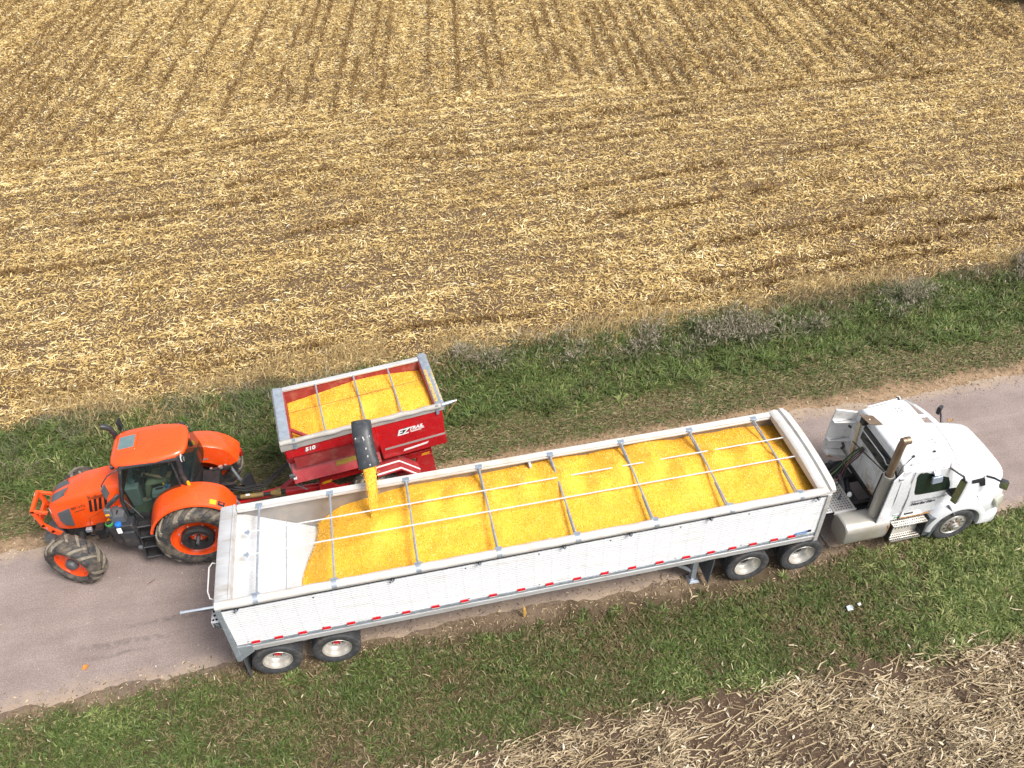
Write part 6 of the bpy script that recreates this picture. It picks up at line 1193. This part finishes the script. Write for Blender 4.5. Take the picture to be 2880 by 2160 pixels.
mb = MB(); mb.bar((1.0, -HV-.018, 2.37), (1.36, -HV-.018, 2.395), .006, .012, X['white_r']); mb.bar((1.02, -HV-.018, 2.34), (1.28, -HV-.018, 2.358), .006, .008, X['white_r']); cp('underline', mb, lg, smooth=0)
mb = MB(); mb.prism([(-1.50, -HV-.004, 2.52), (-1.16, -HV-.004, 2.55), (-1.12, -HV-.004, 2.69), (-1.46, -HV-.004, 2.66)], (0, .003, 0), X['red_sky_sheen']); nb = cp('number_plate', mb, hp, smooth=0)
letters("510", .155, X['white_r'], nb, (-1.47, -HV-.010, 2.54), (1, 0, .07), (0, 0, 1), .25, (0, 0, 0), .007)
mb = MB(); mb.hexa([(-.88, -.925, 1.765), (-.34, -.90, 1.80), (-.34, -.88, 1.80), (-.88, -.905, 1.765), (-.86, -.860, 1.865), (-.32, -.845, 1.90), (-.32, -.825, 1.90), (-.86, -.84, 1.865)], X['yellow_d']); cp('warning_decal', mb, hp, smooth=0)
# inner liner
mb = MB()
mb.box(U0+.16, U1-.13, HV-.075, HV-.04, 2.0, 2.93, X['red_in']); mb.box(U0+.16, U1-.13, -HV+.04, -HV+.07, 2.0, 2.93, X['red_in']); mb.box(U0+.20, U0+.23, -HV+.07, HV-.075, 2.0, 2.93, X['red_in']); mb.box(U1-.17, U1-.14, -HV+.07, HV-.075, 2.0, 2.93, X['red_in'])
for k in range(3): mb.box(U0+.23, U1-.17, HV-.08, HV-.075, 2.50+.0*k, 2.51, X['red_in'])
mb.box(U0+.23, U1-.17, HV-.10, HV-.076, 2.47, 2.49, X['alum_in']); cp('inner_wall', mb, smooth=0)
# galvanised rim, end caps, rolled tarp
mb = MB(); mb.prism([(U0-.06, -HV-.03, 2.80), (U0-.06, -HV-.03, 2.95), (U0-.02, -HV, 3.0), (U0+.20, -HV, 2.96), (U0+.22, -HV, 2.82)], (0, 2*HV+.03, 0), X['galv']); cp('end_cap', mb, bevel=.012)
mb = MB(); mb.prism([(U1-.16, -HV, 2.84), (U1-.14, -HV, 2.97), (U1+.02, -HV, 3.0), (U1+.08, -HV-.02, 2.95), (U1+.08, -HV-.02, 2.86)], (0, 2*HV+.10, 0), X['galv']); ec = cp('end_cap', mb, bevel=.012, label='end cap dusted with spilt kernels')
n = 700; x, y = U(n)*.18+U1-.12, -HV+.15+1.2*U(n)**1.3; v, f = strips(x, y, 0*x+2.985+.004*U(n), U(n)*6.28, 0*x, .016+.008*U(n), .014, 0, rng.normal(0, .3, n), (1, 1, 1)); o = np_mesh('spilt_corn', v, f, KERN, np.repeat(U(n), 6)); o.parent = ec
mb = MB(); mb.box(U0+.2, U1-.15, HV-.10, HV+.03, 2.90, 2.96, X['alum']); mb.box(U0+.2, U1-.15, -HV-.02, -HV+.06, 2.86, 2.93, X['alum']); cp('top_rail', mb, bevel=.01)
mb = MB(); P_ = [(U0-.04+k*(U1-U0+.02)/40, -HV-.015+.008*math.sin(k*.9), 2.965+.008*math.sin(k*1.3)) for k in range(41)]
mb.tube(P_, [.062+.006*math.sin(k*.7) for k in range(41)], X['cart_tarp'], 14)
mb.prism([(U0-.06, -HV-.035, 2.72), (.0, -HV-.032, 2.80), (U1+.05, -HV-.032, 2.82), (U1+.05, -HV-.045, 2.95), (U0-.06, -HV-.05, 2.95)], (0, .015, 0), X['cart_tarp'])
cp('rolled_tarp', mb, smooth=50)
mb = MB(); mb.tube([(U1+.0, -HV-.01, 2.97), (U1+.22, -HV+.0, 2.98), (U1+.38, -HV+.02, 2.98)], [.045, .04, .018], X['galv'], 10); mb.tube([(U1+.36, -HV, 2.97), (U1+.12, -HV+.02, 2.62)], .013, X['rust'], 6); cp('tarp_crank', mb)
for u in (U0+.28, U1-.12):
    mb = MB(); mb.box(u-.035, u+.035, -HV-.062, -HV-.03, 2.74, 2.93, X['galv_d']); mb.box(u-.035, u+.035, -HV-.08, -HV+.0, 3.02, 3.03, X['galv_d']); cp('tarp_strap', mb, smooth=0)
for u in (-.92, .02, .885):
    mb = MB(); mb.tube([(u, -HV+.05, 2.93), (u, -.3, 2.955), (u, .3, 2.955), (u, HV-.05, 2.93)], .021, X['galv'], 10); cp('cross_bar', mb)
mb = MB(); mb.tube([(U0+.18, -.005, 2.965), (0, .03, 2.975), (U1-.14, .09, 2.965)], .0065, X['brown_ink'], 5); cp('tarp_cable', mb)
mb = MB(); mb.tube([(U0+.18, -.34, 2.78), (-1.36, -.68, 2.74), (-1.1, -.90, 2.70)], .045, X['red_in'], 10); cp('brace_pipe', mb)
# frame, legs, tongue, wheels
mb = MB()
mb.hexa([(-1.36, -.66, 1.02), (1.50, -.66, 1.08), (1.50, -.56, 1.08), (-1.36, -.56, 1.02), (-1.36, -.66, 1.22), (1.50, -.66, 1.27), (1.50, -.56, 1.27), (-1.36, -.56, 1.22)], X['red']); mb.box(-1.36, 1.5, .55, .66, 1.05, 1.25, X['red'])
mb.prism([(1.12, -.665, 1.10), (1.50, -.665, 1.10), (1.55, -.665, .35), (.92, -.665, .62)], (0, .05, 0), X['red']); mb.prism([(-1.44, -.665, .5), (-1.40, -.665, 1.05), (-1.16, -.665, 1.05), (-.80, -.665, .55)], (0, .05, 0), X['red'])
mb.prism([(1.12, .615, 1.10), (1.50, .615, 1.10), (1.55, .615, .35), (.92, .615, .62)], (0, .05, 0), X['red'])
mb.bar((-.2, -.7, .65), (-.2, .7, .65), .18, .18, X['red']); mb.bar((-1.3, -.6, .62), (1.45, -.6, .55), .10, .16, X['red']); mb.bar((-1.3, .6, .62), (1.45, .6, .55), .10, .16, X['red'])
for u in (1.32, .12): mb.hexa([(u-.10, -.672, 1.11), (u+.10, -.672, 1.125), (u+.10, -.66, 1.125), (u-.10, -.66, 1.11), (u-.08, -.672, 1.185), (u+.12, -.672, 1.20), (u+.12, -.66, 1.20), (u-.08, -.66, 1.185)], X['yellow'])
mb.hexa([(-1.34, -.672, .98), (-1.10, -.672, 1.0), (-1.10, -.655, 1.0), (-1.34, -.655, .98), (-1.31, -.672, 1.06), (-1.07, -.672, 1.08), (-1.07, -.655, 1.08), (-1.31, -.655, 1.06)], X['yellow'])
cp('chassis', mb, bevel=.008)
for s_ in (-1, 1):
    mb = MB(); y0, y1 = (-1.28, -.74) if s_ < 0 else (.74, 1.28)
    for a, b in (((.02, 1.40), (.62, 1.44)), ((.62, 1.44), (1.10, .96))):
        mb.hexa([(a[0], y0, a[1]), (b[0], y0, b[1]), (b[0], y1, b[1]), (a[0], y1, a[1]), (a[0], y0, a[1]+.02), (b[0], y0, b[1]+.02), (b[0], y1, b[1]+.02), (a[0], y1, a[1]+.02)], X['red_sky_sheen'])
        for yy in (y0+.04, y1-.26): mb.hexa([(a[0], yy, a[1]+.021), (b[0], yy, b[1]+.021), (b[0], yy+.05, b[1]+.021), (a[0], yy+.05, a[1]+.021), (a[0], yy, a[1]+.024), (b[0], yy, b[1]+.024), (b[0], yy+.05, b[1]+.024), (a[0], yy+.05, a[1]+.024)], X['white_r'])
    cp('wheel_guard', mb, smooth=0)
CW = ag_wheel(.63, .46, .34, 14, 'front', .035)
for s_ in (-1, 1): c = dup(CW, GC); c.location = (-.10, s_*1.0, .655); c.rotation_euler = (0, 0, 0 if s_ < 0 else math.pi)
mb = MB(); mb.bar((-1.3, -.5, .6), (-2.3, -.12, .55), .12, .16, X['red']); mb.bar((-1.3, .5, .6), (-2.3, -.05, .55), .12, .16, X['red']); mb.bar((-2.2, -.08, .55), (-3.55, -.07, .46), .14, .14, X['red']); cp('drawbar', mb, bevel=.01)
mb = MB(); mb.tube([(-3.85, -.06, .72), (-3.62, -.08, .70), (-3.35, -.12, .69)], [.05, .06, .06], X['dark'], 10); mb.tube([(-3.35, -.12, .69), (-2.80, -.19, .66)], .06, X['pto'], 12); mb.tube([(-2.80, -.19, .66), (-2.62, -.21, .655)], .045, X['dark'], 10); mb.tube([(-2.62, -.21, .655), (-2.42, -.24, .65), (-2.36, -.25, .65)], [.05, .11, .11], X['pto'], 12); mb.tube([(-2.36, -.25, .65), (-2.2, -.27, .65)], .06, X['dark'], 10); mb.tube([(-2.24, -.29, .64), (-1.3, -.42, .66)], .11, X['red'], 14); mb.tube([(-3.22, -.143, .735), (-3.12, -.155, .732)], .03, X['white_r'], 8); cp('drive_shaft', mb)
for k, (dz, dv) in enumerate(((0, 0), (.04, .05), (.08, -.04), (.02, .09))):
    P_ = [(-3.95, .18+dv, 1.15+dz), (-3.6, .02+dv, .92+dz), (-3.2, -.06+dv, .84), (-2.75, -.12+dv*1.5, .86), (-2.4, .02+dv, 1.0), (-1.95, .12+dv, 1.25)]
    mb = MB(); mb.tube(P_, .014, X['hose'], 6); cp('hydraulic_hose', mb)
mb = MB(); mb.tube([(U0-.02, -.86, 2.72), (U0+.0, -.80, 2.4), (U0+.02, -.74, 1.6), (U0+.03, -.66, 1.2), (U0+.22, -.62, .9)], .018, X['galv'], 7); cp('support_rod', mb)
mb = MB(); mb.box(U0-.06, U0+.08, -.98, -.92, 1.78, 1.88, X['greyplastic']); mb.box(U0+.02, U0+.10, -1.0, -.94, 1.72, 1.78, X['lens']); cp('marker_lamp', mb, bevel=.01)
# auger tube rising over the near wall and its hanging rubber boot
CI = GC.matrix_basis if 0 else (Matrix.Translation((3.1, 5.17, 0)) @ Matrix.Rotation(.108, 4, 'Z')).inverted()
Lc = lambda p: CI @ V(p)
mb = MB(); mb.tube([Lc((3.35, 4.55, 1.75)), Lc((3.22, 3.95, 2.92)), Lc((3.19, 3.45, 3.52))], .16, X['red'], 20); mb.tube([Lc((3.20, 3.50, 3.46)), Lc((3.19, 3.30, 3.70))], .175, X['red'], 20); cp('auger_tube', mb)
def boot_sec(c, t, a, b, n=28):
    c = V(c); t = V(t).normalized(); r = V((1, 0, 0)); u = r.cross(t).normalized(); r = t.cross(u).normalized()
    sq = lambda v: math.copysign(abs(v)**.72, v)
    return [Lc(c+r*a*sq(math.cos(q_))+u*b*sq(math.sin(q_))) for q_ in (2*math.pi*j/n for j in range(n))]
mb = MB(); bp_ = [((3.19, 3.34, 3.88), .215, .10), ((3.185, 3.24, 3.84), .218, .14), ((3.18, 3.08, 3.72), .215, .17), ((3.18, 2.95, 3.60), .213, .175), ((3.19, 2.80, 3.45), .22, .175), ((3.21, 2.66, 3.30), .235, .175), ((3.22, 2.60, 3.22), .24, .17)]
secs = []
for i, (c, a, b) in enumerate(bp_):
    t = V(bp_[min(i+1, 6)][0])-V(bp_[max(i-1, 0)][0]); secs.append(boot_sec(c, t, a, b))
for i, (c, a, b) in reversed(list(enumerate(bp_[2:]))):
    t = V(bp_[min(i+3, 6)][0])-V(bp_[i+1][0]); secs.append(boot_sec(c, t, a-.014, b-.014))
mb.loft(secs, X['rubber'], ring=True); mb.quad(secs[0], X['rubber'])
sp_o = cp('rubber_spout', mb, smooth=50)
mb = MB()
for (c, dx) in (((3.18, 3.03, 3.70), -.15), ((3.18, 3.03, 3.70), .01), ((3.18, 3.0, 3.67), .02), ((3.18, 3.03, 3.70), .15), ((3.19, 2.86, 3.53), .03), ((3.2, 2.75, 3.40), .03), ((3.22, 2.63, 3.25), .03)):
    k = V((0, -.72, .69)); p = V(c)+V((dx, 0, 0))+k*(.186*math.sqrt(max(.05, 1-(dx/.21)**2))); p = Lc(p); mb.lathe([(.016, -.012), (.014, .012), (.0001, .016)], p, 'y', X['white_r'], 8, False)
cp('bolt', mb, sp_o)
# corn in the cart
def cart_corn(u, v):
    u, v = np.asarray(u, float), np.asarray(v, float)
    wall_ = np.interp(u, [-1.7, -.9, 0, .57, 1.7], [2.51, 2.61, 2.755, 2.755, 2.58]); near = np.interp(u, [-1.7, -1.0, 0, 1, 1.7], [2.52, 2.66, 2.78, 2.80, 2.76]); t = np.clip((v+.9)/1.75, 0, 1)
    z = near*(1-t)+wall_*t+.11*np.sin(np.pi*t)*np.interp(u, [-1.75, -1.2, .4, 1.2, 1.7], [.15, .8, 1.2, 1.0, .6])
    z = z-.13*np.maximum(0, 1-np.hypot((u-.33)/.42, (v+.42)/.40))+.05*np.maximum(0, 1-np.hypot((u-.3)/.9, (v+.1)/.5))
    return z+(fbm(u, v, .5, 201)-.5)*.05+(fbm(u, v, .16, 202)-.5)*.02
o = corn_sheet('corn_heap', np.arange(U0+.235, U1-.17, .03), np.linspace(-HV+.075, HV-.08, 58), cart_corn, 26000, 'golden corn filling the red grain cart to the brim', 'corn')
o.location = (3.1, 5.17, 0); o.rotation_euler = (0, 0, .108)
# ---- the pouring stream: tapering core wrapped in loose kernels
P_ = []
for k in range(25):
    t = k/24*.50; P_.append((3.225-.03*k/24, 2.66-2.3*t, 3.30-.25*t-4.2*t*t))
mb = MB(); rs = [.145-.045*min(1, k/10)+.0*k for k in range(25)]
core = []
for k, p in enumerate(P_):
    core.append([(p[0]+rs[k]*math.cos(a)*(1+.18*math.sin(5*a+k*.8)), p[1]+.62*rs[k]*math.sin(a)*.8, p[2]+.62*rs[k]*math.sin(a)) for a in (2*math.pi*j/20 for j in range(20))])
mb.loft(core, CORN, ring=True, cap=True)
n = 11000; tt = U(n)*24; i0 = tt.astype(int); fr = tt-i0; PA = np.array(P_+[P_[-1]]); c = PA[i0]*(1-fr)[:, None]+PA[i0+1]*fr[:, None]
rr = np.interp(tt, np.arange(25), rs); a = U(n)*6.283; q_ = np.where(U(n) < .93, .90+.16*U(n), 1.05+.7*U(n)**2)
x, y, z = c[:, 0]+rr*q_*np.cos(a), c[:, 1]+.55*rr*q_*np.sin(a), c[:, 2]+.66*rr*q_*np.sin(a)
v, f = strips(x, y, z, U(n)*6.283, rng.normal(0, .8, n), .012+.006*U(n), .010+.004*U(n), .1, U(n)*3, (.8, 1, .6))
nv = len(mb.v); me_v = np.concatenate([np.array(mb.v, float), v]); F4 = np.array([q for q in mb.f if len(q) == 4]); me_f = np.concatenate([F4, f+nv])
o = np_mesh('corn_stream', me_v, me_f, CORN, np.concatenate([np.zeros(nv), np.repeat(U(n), 6)])); o.data.materials.append(KERN); mi = np.zeros(len(me_f), np.int32); mi[len(F4):] = 1; o.data.polygons.foreach_set('material_index', mi)
tag(o, 'stream of yellow corn falling from the black spout', 'corn')

# ================================================================== LITTER
def flat_scrap(name, label, cat, c, pts_, mt, h=.02):
    mb = MB(); mb.prism([(c[0]+x, c[1]+y, c[2]+h+.02*((i*7) % 3)) for i, (x, y) in enumerate(pts_)], (0, 0, .004), mt); o = part(name, mb, None, smooth=0); return tag(o, label, cat, 'leaves fallen on the road' if cat == 'leaf' else None)
z0 = float(gz(13.1, -1.55))
wrap = mat('crumpled_wrapper', (.62, .66, .70), .4, var=.2, scale=25, dirt=(.20, .34, .52), dirt_amt=.45, dirt_scale=14)
flat_scrap('wrapper', 'crumpled pale blue wrapper lying in the grass', 'litter', (13.25, -1.22, z0+.05), [(-.07, -.05), (.05, -.06), (.08, .02), (.03, .08), (-.06, .05)], wrap, .04)
flat_scrap('paper_scrap', 'small white paper scrap beside the blue wrapper', 'litter', (13.50, -1.18, z0+.05), [(-.03, -.03), (.04, -.02), (.03, .03), (-.03, .03)], X['white_r'], .04)
lf = mat('fallen_leaf', (.55, .22, .04), .7, var=.2, scale=30)
flat_scrap('fallen_leaf', 'orange leaf lying on the road near the tyre marks', 'leaf', (-3.58, 1.12, .0), [(-.07, -.05), (.0, -.07), (.06, -.03), (.05, .05), (-.02, .06), (-.06, .03)], lf, .006)
flat_scrap('fallen_leaf', 'brown dead leaf on the road ahead of the truck', 'leaf', (18.9, 3.6, .0), [(-.10, -.03), (.0, -.05), (.10, -.02), (.07, .03), (-.03, .04)], X['rust'], .006)
flat_scrap('fallen_leaf', 'dark slim leaf on the road between the tractor wheels', 'leaf', (-2.42, 3.10, .0), [(-.10, -.05), (-.02, -.03), (.09, .05), (.02, .04)], X['hose_r'], .006)
mb = MB(); mb.loft([[(6.05+.02*k*(k % 2), .20, z_, ) for k in (0,)]+[(6.05+w_, .19+.02*k, z_)] for k, (z_, w_) in enumerate(((.0, .03), (.14, .07), (.30, .06), (.42, .01)))], mat('dry_husk', (.46, .27, .07), .7, var=.2, scale=20)); o = part('corn_husk', mb, None, smooth=0); tag(o, 'tan corn husk standing upright beside the road under the trailer', 'corn husk')
# ------------------------------------------------------------------ lettering becomes plain mesh
dg_ = bpy.context.evaluated_depsgraph_get()
for o in LET:
    me = bpy.data.meshes.new_from_object(o.evaluated_get(dg_)); me.name = 'lettering'; c = bpy.data.objects.new('lettering', me); COL.objects.link(c)
    c.parent = o.parent; c.matrix_local = o.matrix_local; bpy.data.objects.remove(o)
# ------------------------------------------------------------------ remove the wheel prototypes
def kill(o):
    for c in list(o.children): kill(c)
    bpy.data.objects.remove(o)
for o in HID+[CW, WF, WR]:
    try:
        if o.name in bpy.data.objects: kill(o)
    except ReferenceError: pass
